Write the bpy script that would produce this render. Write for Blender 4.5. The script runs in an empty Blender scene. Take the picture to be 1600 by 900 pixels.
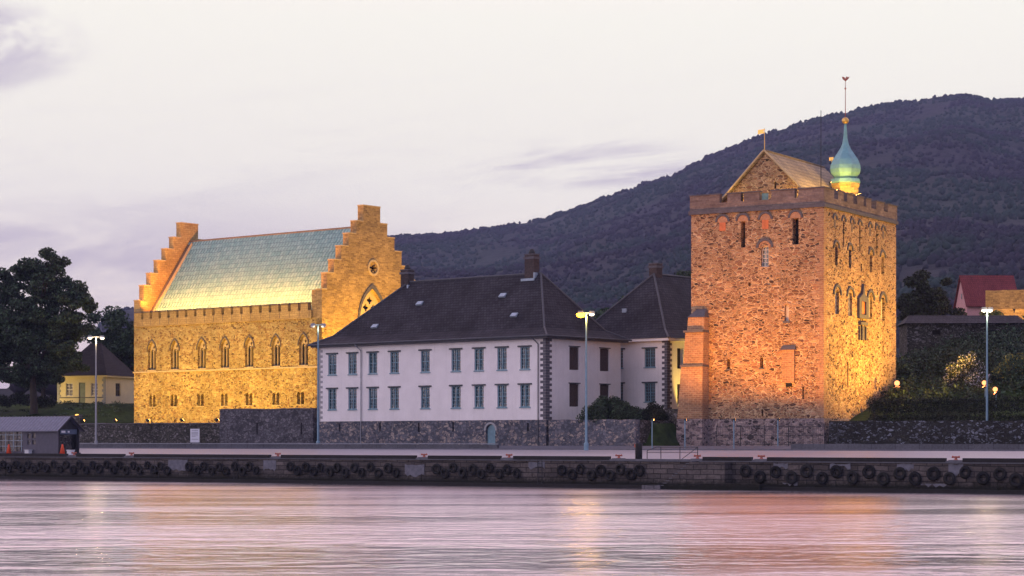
import bpy, bmesh, math, random
import numpy as np
from mathutils import Vector, Matrix, noise as mnoise
from mathutils.geometry import tessellate_polygon

random.seed(7)
rng = np.random.default_rng(7)
R = math.radians
scene = bpy.context.scene
col = scene.collection

# ------------------------------------------------------------------ camera
cam = bpy.data.cameras.new('camera')
cam_o = bpy.data.objects.new('camera', cam)
col.objects.link(cam_o)
cam_o.location = (0, 0, 4.1)                    # on the opposite quay, standing
cam_o.rotation_euler = (R(90), 0, 0)
cam.sensor_width = 36
cam.lens = 73.26
cam.shift_y = 0.14875
cam.clip_start = 0.5
cam.clip_end = 12000
scene.camera = cam_o

# ------------------------------------------------------------------ view + render
scene.render.engine = 'CYCLES'
vs = scene.view_settings
scene.display_settings.display_device = 'sRGB'
vs.view_transform = 'Standard'
vs.look = 'None'
vs.exposure = 0.1
vs.gamma = 1
vs.use_curve_mapping = False
cy = scene.cycles
cy.use_denoising = True
cy.max_bounces = 6
cy.diffuse_bounces = 2
cy.glossy_bounces = 3
cy.transmission_bounces = 2
cy.volume_bounces = 0
cy.transparent_max_bounces = 6
cy.caustics_reflective = False
cy.caustics_refractive = False
cy.sample_clamp_indirect = 4.0

# ------------------------------------------------------------------ node helper
class NT:
    def __init__(self, tree):
        self.t = tree
        self.n = tree.nodes
        self.n.clear()
    def node(self, kind, **kw):
        nd = self.n.new(kind)
        for k, v in kw.items():
            setattr(nd, k, v)
        return nd
    def put(self, sock, v):
        if v is None:
            return
        if isinstance(v, bpy.types.NodeSocket):
            self.t.links.new(v, sock)
        else:
            if hasattr(sock.default_value, '__len__') and not isinstance(v, (int, float)):
                v = tuple(v)
                if len(sock.default_value) == 4 and len(v) == 3:
                    v = v + (1,)
            sock.default_value = v
    def math(self, op, a, b=None, c=None, clamp=False):
        nd = self.node('ShaderNodeMath', operation=op, use_clamp=clamp)
        self.put(nd.inputs[0], a); self.put(nd.inputs[1], b); self.put(nd.inputs[2], c)
        return nd.outputs[0]
    def vmath(self, op, a, b=None):
        nd = self.node('ShaderNodeVectorMath', operation=op)
        self.put(nd.inputs[0], a); self.put(nd.inputs[1], b)
        return nd.outputs[0]
    def scale(self, v, s):
        nd = self.node('ShaderNodeVectorMath', operation='SCALE')
        self.put(nd.inputs[0], v); self.put(nd.inputs['Scale'], s)
        return nd.outputs[0]
    def xyz(self, v):
        nd = self.node('ShaderNodeSeparateXYZ'); self.put(nd.inputs[0], v)
        return nd.outputs
    def comb(self, x, y, z):
        nd = self.node('ShaderNodeCombineXYZ')
        self.put(nd.inputs[0], x); self.put(nd.inputs[1], y); self.put(nd.inputs[2], z)
        return nd.outputs[0]
    def mix(self, f, a, b, blend='MIX'):
        nd = self.node('ShaderNodeMix', data_type='RGBA', blend_type=blend)
        self.put(nd.inputs['Factor'], f); self.put(nd.inputs[6], a); self.put(nd.inputs[7], b)
        return nd.outputs[2]
    def ramp(self, f, stops, interp='LINEAR'):
        nd = self.node('ShaderNodeValToRGB')
        cr = nd.color_ramp
        cr.interpolation = interp
        while len(cr.elements) < len(stops):
            cr.elements.new(0.5)
        for e, (p, c) in zip(cr.elements, stops):
            e.position = p
            e.color = (c, c, c, 1) if isinstance(c, (int, float)) else tuple(c) + (1,)
        self.put(nd.inputs[0], f)
        return nd.outputs[0]
    def noise(self, vec, scale, detail=3, rough=0.55, out=0, dist=0.0):
        nd = self.node('ShaderNodeTexNoise')
        self.put(nd.inputs['Vector'], vec)
        nd.inputs['Scale'].default_value = scale
        nd.inputs['Detail'].default_value = detail
        nd.inputs['Roughness'].default_value = rough
        nd.inputs['Distortion'].default_value = dist
        return nd.outputs[out]
    def smooth(self, v, a, b):
        nd = self.node('ShaderNodeMapRange', interpolation_type='SMOOTHSTEP')
        self.put(nd.inputs[0], v)
        nd.inputs[1].default_value = a; nd.inputs[2].default_value = b
        return nd.outputs[0]
    def bump(self, h, strength, dist):
        nd = self.node('ShaderNodeBump')
        nd.inputs['Strength'].default_value = strength
        nd.inputs['Distance'].default_value = dist
        self.put(nd.inputs['Height'], h)
        return nd.outputs[0]

# ------------------------------------------------------------------ world: dusk sky with a thin bright veil
world = bpy.data.worlds.new('World')
scene.world = world
world.use_nodes = True
w = NT(world.node_tree)
SUN_AZ = R(236)      # low in the west, behind and left of the camera
SUN_EL = R(5)
sky = w.node('ShaderNodeTexSky', sky_type='NISHITA', sun_disc=False)
sky.sun_elevation = SUN_EL
sky.sun_rotation = SUN_AZ
sky.dust_density = 2.0
tc = w.node('ShaderNodeTexCoord')
X, Y, Z = w.xyz(tc.outputs['Generated'])
# colours by elevation and by the side of the sky
front = w.ramp(Z, [(0.0, (0.92, 0.64, 0.70)), (0.06, (1.00, 0.85, 0.81)), (0.12, (1.03, 0.95, 0.86)),
                   (0.20, (1.06, 1.00, 0.89)), (0.34, (1.45, 0.98, 1.06)), (0.65, (1.20, 0.84, 0.98)), (1.0, (0.50, 0.46, 0.72))])
back = w.ramp(Z, [(0.0, (0.66, 0.58, 0.80)), (0.25, (0.66, 0.60, 0.86)), (1.0, (0.50, 0.46, 0.72))])
veil = w.mix(w.smooth(Y, -0.5, 0.5), back, front)
# mauve cloud banks low on the left, a patch high on the left and thin streaks on the right
yy = w.math('MAXIMUM', Y, 0.05)
u = w.math('DIVIDE', X, yy)
v = w.math('DIVIDE', Z, yy)
n1 = w.noise(w.comb(w.math('MULTIPLY', u, 9.0), 0.3, w.math('MULTIPLY', v, 42.0)), 1.0, 5, 0.6, dist=0.6)
n2 = w.noise(w.comb(w.math('MULTIPLY', u, 22.0), 4.3, w.math('MULTIPLY', v, 45.0)), 1.0, 5, 0.6, dist=0.4)
n3 = w.noise(w.comb(w.math('MULTIPLY', u, 10.0), 9.1, w.math('MULTIPLY', w.math('SUBTRACT', v, w.math('MULTIPLY', u, 0.12)), 80.0)), 1.0, 5, 0.6, dist=0.5)
low = w.math('MULTIPLY', w.smooth(v, 0.135, 0.075), w.smooth(u, 0.02, -0.16))
c1 = w.math('MULTIPLY', w.math('ADD', w.math('MULTIPLY', w.smooth(n1, 0.34, 0.62), 0.75), 0.15), low)
def blob(cu, cv, ru, rv):
    a = w.math('DIVIDE', w.math('SUBTRACT', u, cu), ru)
    b = w.math('DIVIDE', w.math('SUBTRACT', v, cv), rv)
    return w.smooth(w.math('ADD', w.math('MULTIPLY', a, a), w.math('MULTIPLY', b, b)), 1.0, 0.0)
c2 = w.math('MULTIPLY', blob(-0.290, 0.189, 0.100, 0.034), w.smooth(n2, 0.30, 0.60))
c3 = w.math('MULTIPLY', blob(0.045, 0.132, 0.075, 0.016), w.math('MULTIPLY', w.smooth(n3, 0.40, 0.66), 0.75))
c4 = w.math('MULTIPLY', w.math('MULTIPLY', w.smooth(n3, 0.48, 0.75), 0.22), w.smooth(v, 0.20, 0.10))
cl = w.math('MINIMUM', w.math('ADD', w.math('ADD', c1, c2), w.math('ADD', c3, c4)), 1.0)
cloudy = w.mix(cl, veil, (0.56, 0.47, 0.59))
# Background strength is 0.1: the veil is lit ten times over so that it balances the Nishita sky
bright = w.scale(cloudy, 9.25)
total = w.vmath('ADD', bright, w.scale(sky.outputs[0], 0.35))
bg = w.node('ShaderNodeBackground')
w.put(bg.inputs[0], total)
bg.inputs[1].default_value = 0.1
wo = w.node('ShaderNodeOutputWorld')
w.t.links.new(bg.outputs[0], wo.inputs[0])

# ------------------------------------------------------------------ sun: already under the clouds, very soft
sl = bpy.data.lights.new('sun', 'SUN')
sl.energy = 0.5
sl.angle = R(40)
sl.color = (1.0, 0.84, 0.96)
sun = bpy.data.objects.new('sun', sl)
col.objects.link(sun)
sd = Vector((math.sin(SUN_AZ) * math.cos(R(14)), math.cos(SUN_AZ) * math.cos(R(14)), math.sin(R(14))))
sun.rotation_euler = (-sd).to_track_quat('-Z', 'Y').to_euler()
sun.location = (-60, -40, 60)

# ------------------------------------------------------------------ materials
def material(name):
    m = bpy.data.materials.new(name)
    m.use_nodes = True
    t = NT(m.node_tree)
    out = t.node('ShaderNodeOutputMaterial')
    b = t.node('ShaderNodeBsdfPrincipled')
    t.t.links.new(b.outputs[0], out.inputs[0])
    return m, t, b

def plain(name, c, rough=0.7, metal=0.0, var=0.25, scale=3.0, spec=0.4):
    m, t, b = material(name)
    o = t.node('ShaderNodeTexCoord').outputs['Object']
    n = t.noise(o, scale, 4, 0.6)
    f = t.ramp(n, [(0.25, 1 - var), (0.75, 1 + var)])
    t.put(b.inputs['Base Color'], t.mix(1.0, c, f, 'MULTIPLY'))
    b.inputs['Roughness'].default_value = rough
    b.inputs['Metallic'].default_value = metal
    b.inputs['Specular IOR Level'].default_value = spec
    return m

def rubble(name, cols, mortar, scale=1.6, stretch=1.7, width=0.05, bump=0.5, wob=0.35, stain=0.25, rowmix=0.0):
    """Irregular stone rubble: cells of several colours with pale or dark joints."""
    m, t, b = material(name)
    o = t.node('ShaderNodeTexCoord').outputs['Object']
    nz = t.noise(o, 1.1, 2, 0.5, out=1)
    p = t.vmath('ADD', o, t.scale(t.vmath('SUBTRACT', nz, (0.5, 0.5, 0.5)), wob))
    p = t.vmath('MULTIPLY', p, (1, 1, stretch))
    small = t.math('GREATER_THAN', t.noise(o, 0.8, 2, 0.5), 0.52)
    p = t.scale(p, t.math('ADD', 1.0, t.math('MULTIPLY', small, 0.55)))
    vo = t.node('ShaderNodeTexVoronoi', feature='F1')
    t.put(vo.inputs['Vector'], p); vo.inputs['Scale'].default_value = scale
    ed = t.node('ShaderNodeTexVoronoi', feature='DISTANCE_TO_EDGE')
    t.put(ed.inputs['Vector'], p); ed.inputs['Scale'].default_value = scale
    r, g, bl = t.xyz(vo.outputs['Color'])
    k = len(cols)
    cols = sorted(cols, key=lambda c: -sum(c))         # pale to dark; dark stones gather in bands
    band = t.noise(t.vmath('MULTIPLY', o, (1, 1, 2.5)), 0.45, 3, 0.6)
    pick = t.math('ADD', t.math('MULTIPLY', r, 0.92), t.math('MULTIPLY', t.math('SUBTRACT', band, 0.47), 0.75), clamp=True)
    st = t.ramp(pick, [(i / k, c) for i, c in enumerate(cols)], 'CONSTANT')
    fine = t.noise(o, 6.0, 4, 0.65)
    st = t.mix(1.0, st, t.ramp(fine, [(0.2, 0.62), (0.8, 1.35)]), 'MULTIPLY')
    joint = t.smooth(ed.outputs['Distance'], width * 0.35, width * 1.3)
    c = t.mix(joint, mortar, st)
    big = t.noise(o, 0.22, 5, 0.62)
    c = t.mix(1.0, c, t.ramp(big, [(0.3, 1 - stain), (0.7, 1 + stain * 0.6)]), 'MULTIPLY')
    t.put(b.inputs['Base Color'], c)
    b.inputs['Roughness'].default_value = 0.9
    b.inputs['Specular IOR Level'].default_value = 0.2
    hgt = t.math('ADD', t.math('MULTIPLY', joint, t.math('ADD', t.math('MULTIPLY', g, 0.7), 0.5)), t.math('MULTIPLY', fine, 0.35))
    t.put(b.inputs['Normal'], t.bump(hgt, bump, 0.12))
    return m

def wall_uv(t):
    """(along the wall, height) from object coordinates, whichever way the wall faces."""
    tcn = t.node('ShaderNodeTexCoord')
    x, y, z = t.xyz(tcn.outputs['Object'])
    nx, ny, nz = t.xyz(tcn.outputs['Normal'])
    side = t.math('GREATER_THAN', t.math('ABSOLUTE', nx), t.math('ABSOLUTE', ny))
    uu = t.math('ADD', t.math('MULTIPLY', y, side), t.math('MULTIPLY', x, t.math('SUBTRACT', 1.0, side)))
    return t.comb(uu, z, 0.0), tcn.outputs['Object']

def courses(name, c1, c2, mortar, bw=0.6, rh=0.25, gap=0.015, bump=0.4, stain=0.25, rough=0.88, wob=0.0, spec=0.25, moss=None):
    """Coursed stone, slates or tiles."""
    m, t, b = material(name)
    p, o = wall_uv(t)
    if wob:
        nz = t.noise(o, 0.9, 2, 0.5, out=1)
        p = t.vmath('ADD', p, t.scale(t.vmath('SUBTRACT', nz, (0.5, 0.5, 0.5)), wob))
    br = t.node('ShaderNodeTexBrick')
    t.put(br.inputs['Vector'], p)
    br.inputs['Scale'].default_value = 1.0
    br.inputs['Brick Width'].default_value = bw
    br.inputs['Row Height'].default_value = rh
    br.inputs['Mortar Size'].default_value = gap
    br.inputs['Mortar Smooth'].default_value = 0.3
    t.put(br.inputs['Color1'], c1); t.put(br.inputs['Color2'], c2); t.put(br.inputs['Mortar'], mortar)
    fine = t.noise(o, 5.0, 5, 0.65)
    c = t.mix(1.0, br.outputs['Color'], t.ramp(fine, [(0.2, 0.6), (0.8, 1.4)]), 'MULTIPLY')
    big = t.noise(o, 0.3, 5, 0.62)
    c = t.mix(1.0, c, t.ramp(big, [(0.3, 1 - stain), (0.7, 1 + stain)]), 'MULTIPLY')
    if moss:
        z0, z1, mc = moss
        zz = t.math('ADD', t.xyz(o)[2], t.math('MULTIPLY', t.math('SUBTRACT', fine, 0.5), 0.8))
        c = t.mix(t.smooth(zz, z1, z0), c, mc)
    t.put(b.inputs['Base Color'], c)
    b.inputs['Roughness'].default_value = rough
    b.inputs['Specular IOR Level'].default_value = spec
    h = t.math('ADD', t.math('MULTIPLY', t.math('SUBTRACT', 1.0, br.outputs['Fac']), 0.8), t.math('MULTIPLY', fine, 0.5))
    t.put(b.inputs['Normal'], t.bump(h, bump, 0.08))
    return m

def leaves(name, dark, light, rough=0.6):
    m, t, b = material(name)
    g = t.node('ShaderNodeNewGeometry').outputs['Random Per Island']
    o = t.node('ShaderNodeTexCoord').outputs['Object']
    n = t.noise(o, 0.6, 3, 0.6)
    f = t.math('ADD', t.math('MULTIPLY', g, 0.6), t.math('MULTIPLY', n, 0.5))
    t.put(b.inputs['Base Color'], t.mix(t.smooth(f, 0.2, 0.9), dark, light))
    b.inputs['Roughness'].default_value = rough
    b.inputs['Specular IOR Level'].default_value = 0.15
    return m

def emit(name, c, s):
    m = bpy.data.materials.new(name)
    m.use_nodes = True
    t = NT(m.node_tree)
    out = t.node('ShaderNodeOutputMaterial')
    e = t.node('ShaderNodeEmission')
    t.put(e.inputs[0], c); e.inputs[1].default_value = s
    t.t.links.new(e.outputs[0], out.inputs[0])
    return m

M = {}
M['hall_stone'] = rubble('hall_stone', [(.50, .36, .15), (.45, .30, .115), (.56, .42, .18), (.36, .21, .08), (.50, .38, .16), (.28, .155, .06), (.47, .34, .14), (.13, .08, .04), (.40, .26, .10), (.20, .115, .05)],
                         (.55, .41, .17), 2.1, 1.7, 0.075, 0.9, 0.4, 0.3)
M['hall_ashlar'] = courses('hall_ashlar', (.48, 0.339, 0.137), (.38, 0.252, 0.101), (.26, 0.165, 0.065), 0.7, 0.28, 0.02, 0.35, 0.22, wob=0.05)
M['hall_gable'] = courses('hall_gable', (.44, 0.301, 0.130), (.24, 0.155, 0.072), (.36, 0.252, 0.108), 0.62, 0.24, 0.03, 0.6, 0.3, wob=0.35)
M['hall_trim'] = plain('hall_trim', (.50, .38, .22), 0.85, var=0.2)
M['moulding'] = plain('moulding', (.15, .12, .10), 0.85, var=0.3)
M['tower_stone'] = rubble('tower_stone', [(.42, .25, .15), (.34, .175, .095), (.50, .33, .19), (.20, .105, .06), (.41, .24, .13), (.055, .038, .03), (.29, .16, .10), (.46, .28, .17), (.10, .058, .042), (.35, .21, .12), (.24, .12, .07), (.16, .085, .055)],
                          (.58, .41, .25), 1.75, 2.3, 0.10, 1.0, 0.34, 0.3)
M['tower_foot_unlit'] = rubble('tower_foot_unlit', [(.30, .24, .24), (.18, .14, .15), (.36, .29, .28), (.10, .08, .09), (.22, .18, .19), (.05, .045, .05), (.13, .11, .12)],
                         (.34, .29, .29), 1.6, 1.9, 0.09, 0.9, 0.5, 0.3)  # tower stone below the floodlight cut-off: its unlit grey put into the colour
M['tower_brick'] = courses('tower_brick', (.38, 0.213, 0.118), (.27, 0.145, 0.089), (.40, 0.291, 0.178), 0.55, 0.22, 0.03, 0.5, 0.25, wob=0.12)
M['parapet'] = courses('parapet', (.24, .18, .15), (.15, .11, .10), (.20, .16, .14), 0.8, 0.26, 0.03, 0.5, 0.3, wob=0.12)
M['grey_trim'] = plain('grey_trim', (.10, .095, .11), 0.8, var=0.3)
M['orange_brick'] = courses('orange_brick', (.50, .22, .10), (.40, .17, .08), (.42, .30, .2), 0.2, 0.12, 0.02, 0.3, 0.15)
M['red_panel'] = plain('red_panel', (.55, .17, .06), 0.7)
M['plinth'] = rubble('plinth', [(.09, .10, .13), (.14, .145, .18), (.06, .07, .095), (.25, .22, .22), (.11, .12, .15), (.075, .085, .11), (.17, .165, .19), (.33, .29, .27)],
                     (.075, .078, .095), 2.3, 1.5, 0.06, 0.6, 0.5, 0.25)
M['grey_wall'] = courses('grey_wall', (.135, .13, .15), (.085, .082, .095), (.05, .05, .055), 0.9, 0.32, 0.03, 0.6, 0.35, wob=0.25)
M['bastion_stone'] = rubble('bastion_stone', [(.15, .145, .17), (.10, .10, .12), (.19, .185, .21), (.08, .08, .095), (.13, .13, .15), (.055, .055, .065)], (.07, .07, .08), 2.3, 1.4, 0.07, 0.8, 0.4, 0.35)
M['moss_wall'] = rubble('moss_wall', [(.09, .085, .075), (.055, .055, .048), (.14, .13, .13), (.08, .08, .07), (.18, .17, .18), (.05, .05, .045)],
                        (.025, .025, .02), 2.4, 1.8, 0.08, 0.8, 0.5, 0.4)
M['garden_wall'] = rubble('garden_wall', [(.045, .045, .045), (.03, .032, .03), (.11, .12, .15), (.04, .042, .038), (.18, .20, .25), (.05, .048, .042), (.03, .03, .028)],
                          (.02, .02, .018), 2.6, 2.2, 0.10, 0.8, 0.7, 0.4)
def plaster():
    m, t, b = material('render_white')
    o = t.node('ShaderNodeTexCoord').outputs['Object']
    n = t.noise(o, 0.5, 5, 0.65)
    drip = t.noise(t.vmath('MULTIPLY', o, (2.2, 2.2, .12)), 1.0, 5, 0.7)
    c = t.mix(1.0, (.74, .73, .75), t.ramp(n, [(0.3, .90), (0.7, 1.04)]), 'MULTIPLY')
    c = t.mix(t.math('MULTIPLY', t.smooth(drip, 0.52, 0.78), 0.40), c, (.46, .45, .47))
    t.put(b.inputs['Base Color'], c)
    b.inputs['Roughness'].default_value = 0.9
    b.inputs['Specular IOR Level'].default_value = 0.2
    t.put(b.inputs['Normal'], t.bump(t.noise(o, 4.0, 4, 0.6), 0.25, 0.05))
    return m
M['render_white'] = plaster()
M['quoin'] = plain('quoin', (.10, .10, .12), 0.85, var=0.35, scale=2)
M['pale_quoin'] = plain('pale_quoin', (.30, .31, .33), 0.85, var=0.2, scale=2)
M['slate'] = courses('slate', (.046, .044, .054), (.028, .027, .035), (.012, .011, .013), 0.42, 0.30, 0.03, 1.0, 0.42, rough=0.75, wob=0.13, spec=0.15)
M['lead'] = plain('lead', (.22, .24, .28), 0.55, var=0.3)
M['lead_dark'] = plain('lead_dark', (.06, .065, .08), 0.6, var=0.3)
M['zinc_sheet'] = plain('zinc_sheet', (.30, .38, .46), 0.5, var=0.3)
M['teal_wood'] = plain('teal_wood', (.14, .26, .33), 0.55, var=0.2)
M['lintel'] = plain('lintel', (.05, .06, .07), 0.7)
M['brown_board'] = plain('brown_board', (.060, .042, .038), 0.8, var=0.5, scale=6)
M['white_wood'] = plain('white_wood', (.66, .64, .62), 0.6, var=0.1)
M['dark'] = plain('dark_void', (.006, .006, .008), 0.9)  # near-black sheets: the darkness inside openings put into the colour
M['chimney'] = courses('chimney_brick', (.085, .06, .055), (.05, .04, .038), (.06, .05, .05), 0.28, 0.12, 0.02, 0.4, 0.3)
M['yellow_render'] = plain('yellow_render', (.66, .58, .38), 0.85, var=0.07, scale=0.7)
M['cream_panel'] = plain('cream_panel', (.62, .57, .52), 0.85, var=0.07, scale=0.7)
M['cottage_roof'] = courses('cottage_roof', (.034, .028, .034), (.024, .020, .026), (.014, .012, .014), 0.4, 0.25, 0.02, 0.5, 0.2, rough=0.8)
M['green_door'] = plain('green_door', (.16, .20, .17), 0.6)
M['iron'] = plain('iron', (.022, .024, .028), 0.6)
M['blue_pole'] = plain('blue_pole', (.16, .27, .36), 0.45, metal=0.2, var=0.15)
M['grey_pole'] = plain('grey_pole', (.24, .26, .30), 0.45, metal=0.2, var=0.15)
M['tyre'] = plain('tyre_rubber', (.007, .007, .008), 0.95, var=0.4, scale=5)
M['tyre_worn'] = plain('tyre_worn', (.014, .014, .014), 0.95, var=0.5, scale=5)
M['bollard_red'] = plain('bollard_red', (.34, .10, .07), 0.6, var=0.35, scale=6)
M['timber_black'] = plain('timber_black', (.014, .013, .014), 0.85, var=0.4)
M['gold'] = plain('gold', (.70, .45, .12), 0.35, metal=0.7, var=0.1)
M['red_cone'] = plain('red_cone', (.75, .09, .03), 0.6, var=0.1)
M['shed_clad'] = plain('shed_clad', (.085, .085, .115), 0.7, var=0.2)
M['shed_dark'] = plain('shed_dark', (.022, .022, .027), 0.7, var=0.3)
M['shed_blue'] = plain('shed_blue', (.07, .10, .16), 0.6)
M['seam_metal'] = plain('seam_metal', (.17, .18, .25), 0.45, metal=0.3, var=0.15)
M['sign_white'] = plain('sign_white', (.62, .64, .70), 0.6, var=0.1)
M['sign_ink'] = plain('sign_ink', (.14, .15, .18), 0.7)
M['red_clad'] = plain('red_clad', (.34, .10, .11), 0.8, var=0.15)
M['pink_clad'] = plain('pink_clad', (.50, .26, .27), 0.8, var=0.12)
M['red_tile'] = courses('red_tile', (.22, .045, .05), (.17, .035, .04), (.08, .02, .02), 0.3, 0.33, 0.03, 0.4, 0.2)
M['bark'] = plain('bark', (.035, .028, .022), 0.95, var=0.4, scale=4)
M['leaf_dark'] = leaves('leaf_dark', (.012, .017, .010), (.052, .070, .040))
M['leaf_green'] = leaves('leaf_green', (.022, .038, .022), (.090, .145, .085))
M['leaf_far'] = leaves('leaf_far', (.012, .024, .016), (.045, .080, .050))
M['leaf_lit'] = leaves('leaf_lit', (.05, .06, .02), (.20, .20, .06))  # yellower, paler leaf: the floodlit tone put into the colour
M['hedge_leaf'] = leaves('hedge_leaf', (.006, .008, .006), (.018, .022, .014))
M['blossom'] = leaves('blossom', (.34, .34, .44), (.62, .62, .74))
M['yellow_blossom'] = leaves('yellow_blossom', (.20, .18, .04), (.50, .44, .10))
M['lamp_glow'] = emit('lamp_glow', (1.0, 0.42, 0.013), 24)
M['lamp_pale'] = emit('lamp_pale', (1.0, 0.80, 0.58), 6)
M['flood_glow'] = emit('flood_glow', (1.0, 0.42, 0.10), 40)
M['flood_red'] = emit('flood_red', (1.0, 0.22, 0.06), 22)
M['glare_gold'] = emit('glare_gold', (1.0, 0.50, 0.10), 3.5)  # glow for the added glare globes
M['glare_red'] = emit('glare_red', (1.0, 0.34, 0.12), 2.6)
M['window_glow'] = emit('window_glow', (1.0, 0.75, 0.4), 1.2)

def patina():
    m, t, b = material('patina_copper')
    tcn = t.node('ShaderNodeTexCoord')
    o = tcn.outputs['Object']
    x, y, z = t.xyz(o)
    cells = t.node('ShaderNodeTexBrick')
    t.put(cells.inputs['Vector'], t.comb(t.math('ADD', x, 0.0), t.math('MULTIPLY', z, 1.25), 0.0))
    cells.inputs['Scale'].default_value = 1.0
    cells.inputs['Brick Width'].default_value = 0.56
    cells.inputs['Row Height'].default_value = 0.8
    cells.inputs['Mortar Size'].default_value = 0.03
    t.put(cells.inputs['Color1'], (.16, .33, .34)); t.put(cells.inputs['Color2'], (.25, .42, .42)); t.put(cells.inputs['Mortar'], (.04, .13, .15))
    f = t.noise(o, 2.5, 5, 0.65)
    c = t.mix(1.0, cells.outputs['Color'], t.ramp(f, [(0.25, 0.7), (0.75, 1.3)]), 'MULTIPLY')
    t.put(b.inputs['Base Color'], c)
    b.inputs['Roughness'].default_value = 0.6
    t.put(b.inputs['Normal'], t.bump(t.math('ADD', t.math('SUBTRACT', 1.0, cells.outputs['Fac']), t.math('MULTIPLY', f, 0.4)), 0.5, 0.06))
    return m
M['patina'] = patina()
M['patina_dome'] = plain('patina_dome', (.17, .36, .40), 0.45, metal=0.15, var=0.2, scale=2)

def glass(name, tint, pink):
    m, t, b = material(name)
    o = t.node('ShaderNodeTexCoord').outputs['Object']
    vo = t.node('ShaderNodeTexVoronoi'); t.put(vo.inputs['Vector'], t.vmath('MULTIPLY', o, (2.6, 2.6, 2.2))); vo.inputs['Scale'].default_value = 1.0
    r, g, bl = t.xyz(vo.outputs['Color'])
    wav = t.noise(o, 1.6, 2, 0.5)
    t.put(b.inputs['Base Color'], tint)
    b.inputs['Roughness'].default_value = 0.04
    b.inputs['IOR'].default_value = 2.0
    b.inputs['Specular IOR Level'].default_value = pink
    t.put(b.inputs['Normal'], t.bump(t.math('ADD', wav, t.math('MULTIPLY', r, 0.06)), 0.16, 0.4))
    return m
M['glass'] = glass('window_glass', (.02, .045, .06), 0.9)
M['glass_dark'] = glass('dark_glass', (.010, .010, .012), 0.35)

def asphalt():
    m, t, b = material('quay_paving')
    o = t.node('ShaderNodeTexCoord').outputs['Object']
    n = t.noise(o, 3.0, 6, 0.7)
    big = t.noise(t.vmath('MULTIPLY', o, (0.06, 0.5, 1)), 1.0, 4, 0.6)
    c = t.mix(t.smooth(big, 0.35, 0.65), (.24, .24, .275), (.36, .35, .385))
    c = t.mix(1.0, c, t.ramp(n, [(0.25, 0.8), (0.75, 1.2)]), 'MULTIPLY')
    t.put(b.inputs['Base Color'], c)
    t.put(b.inputs['Roughness'], t.ramp(big, [(0.35, 0.35), (0.65, 0.6)]))
    b.inputs['Specular IOR Level'].default_value = 0.5
    t.put(b.inputs['Normal'], t.bump(n, 0.15, 0.03))
    return m
M['paving'] = asphalt()
M['kerb'] = plain('kerb_stone', (.11, .115, .14), 0.8, var=0.25)
M['barrier'] = courses('barrier_concrete', (.10, .105, .125), (.08, .085, .10), (.05, .05, .06), 2.4, 2.0, 0.03, 0.3, 0.2)
M['paint'] = plain('road_paint', (.62, .60, .58), 0.7, var=0.2)

def turf():
    m, t, b = material('turf')
    o = t.node('ShaderNodeTexCoord').outputs['Object']
    n = t.noise(o, 1.5, 6, 0.7)
    n2 = t.noise(o, 0.12, 4, 0.6)
    c = t.mix(t.smooth(n2, 0.35, 0.65), (.018, .030, .012), (.045, .075, .022))
    c = t.mix(1.0, c, t.ramp(n, [(0.25, 0.5), (0.75, 1.5)]), 'MULTIPLY')
    t.put(b.inputs['Base Color'], c)
    b.inputs['Roughness'].default_value = 0.95
    b.inputs['Specular IOR Level'].default_value = 0.1
    t.put(b.inputs['Normal'], t.bump(n, 0.8, 0.3))
    return m
M['turf'] = turf()

def forest_floor():
    m, t, b = material('forest_slope')
    o = t.node('ShaderNodeTexCoord').outputs['Object']
    n = t.noise(o, 0.09, 6, 0.72)
    n2 = t.noise(o, 0.006, 5, 0.6)
    rock = t.noise(t.vmath('MULTIPLY', o, (0.02, 0.01, 0.03)), 1.0, 6, 0.7)
    c = t.mix(t.smooth(n2, 0.35, 0.65), (.040, .038, .050), (.042, .052, .048))
    c = t.mix(t.math('MULTIPLY', t.smooth(rock, 0.56, 0.74), 0.6), c, (.090, .080, .100))
    c = t.mix(1.0, c, t.ramp(n, [(0.25, 0.45), (0.75, 1.6)]), 'MULTIPLY')
    t.put(b.inputs['Base Color'], c)
    b.inputs['Roughness'].default_value = 0.95
    b.inputs['Specular IOR Level'].default_value = 0.05
    t.put(b.inputs['Normal'], t.bump(n, 0.7, 4.0))
    return m
M['slope'] = forest_floor()
def far_trees():
    m, t, b = material('forest_trees')
    g = t.node('ShaderNodeNewGeometry').outputs['Random Per Island']
    o = t.node('ShaderNodeTexCoord').outputs['Object']
    n2 = t.noise(o, 0.006, 5, 0.6)
    c = t.mix(t.smooth(n2, 0.42, 0.58), (.034, .030, .046), (.028, .046, .042))
    c = t.mix(1.0, c, t.ramp(g, [(0.0, 0.82), (1.0, 1.2)]), 'MULTIPLY')
    t.put(b.inputs['Base Color'], c)
    b.inputs['Roughness'].default_value = 0.95
    b.inputs['Specular IOR Level'].default_value = 0.05
    return m
M['forest'] = far_trees()

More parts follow.
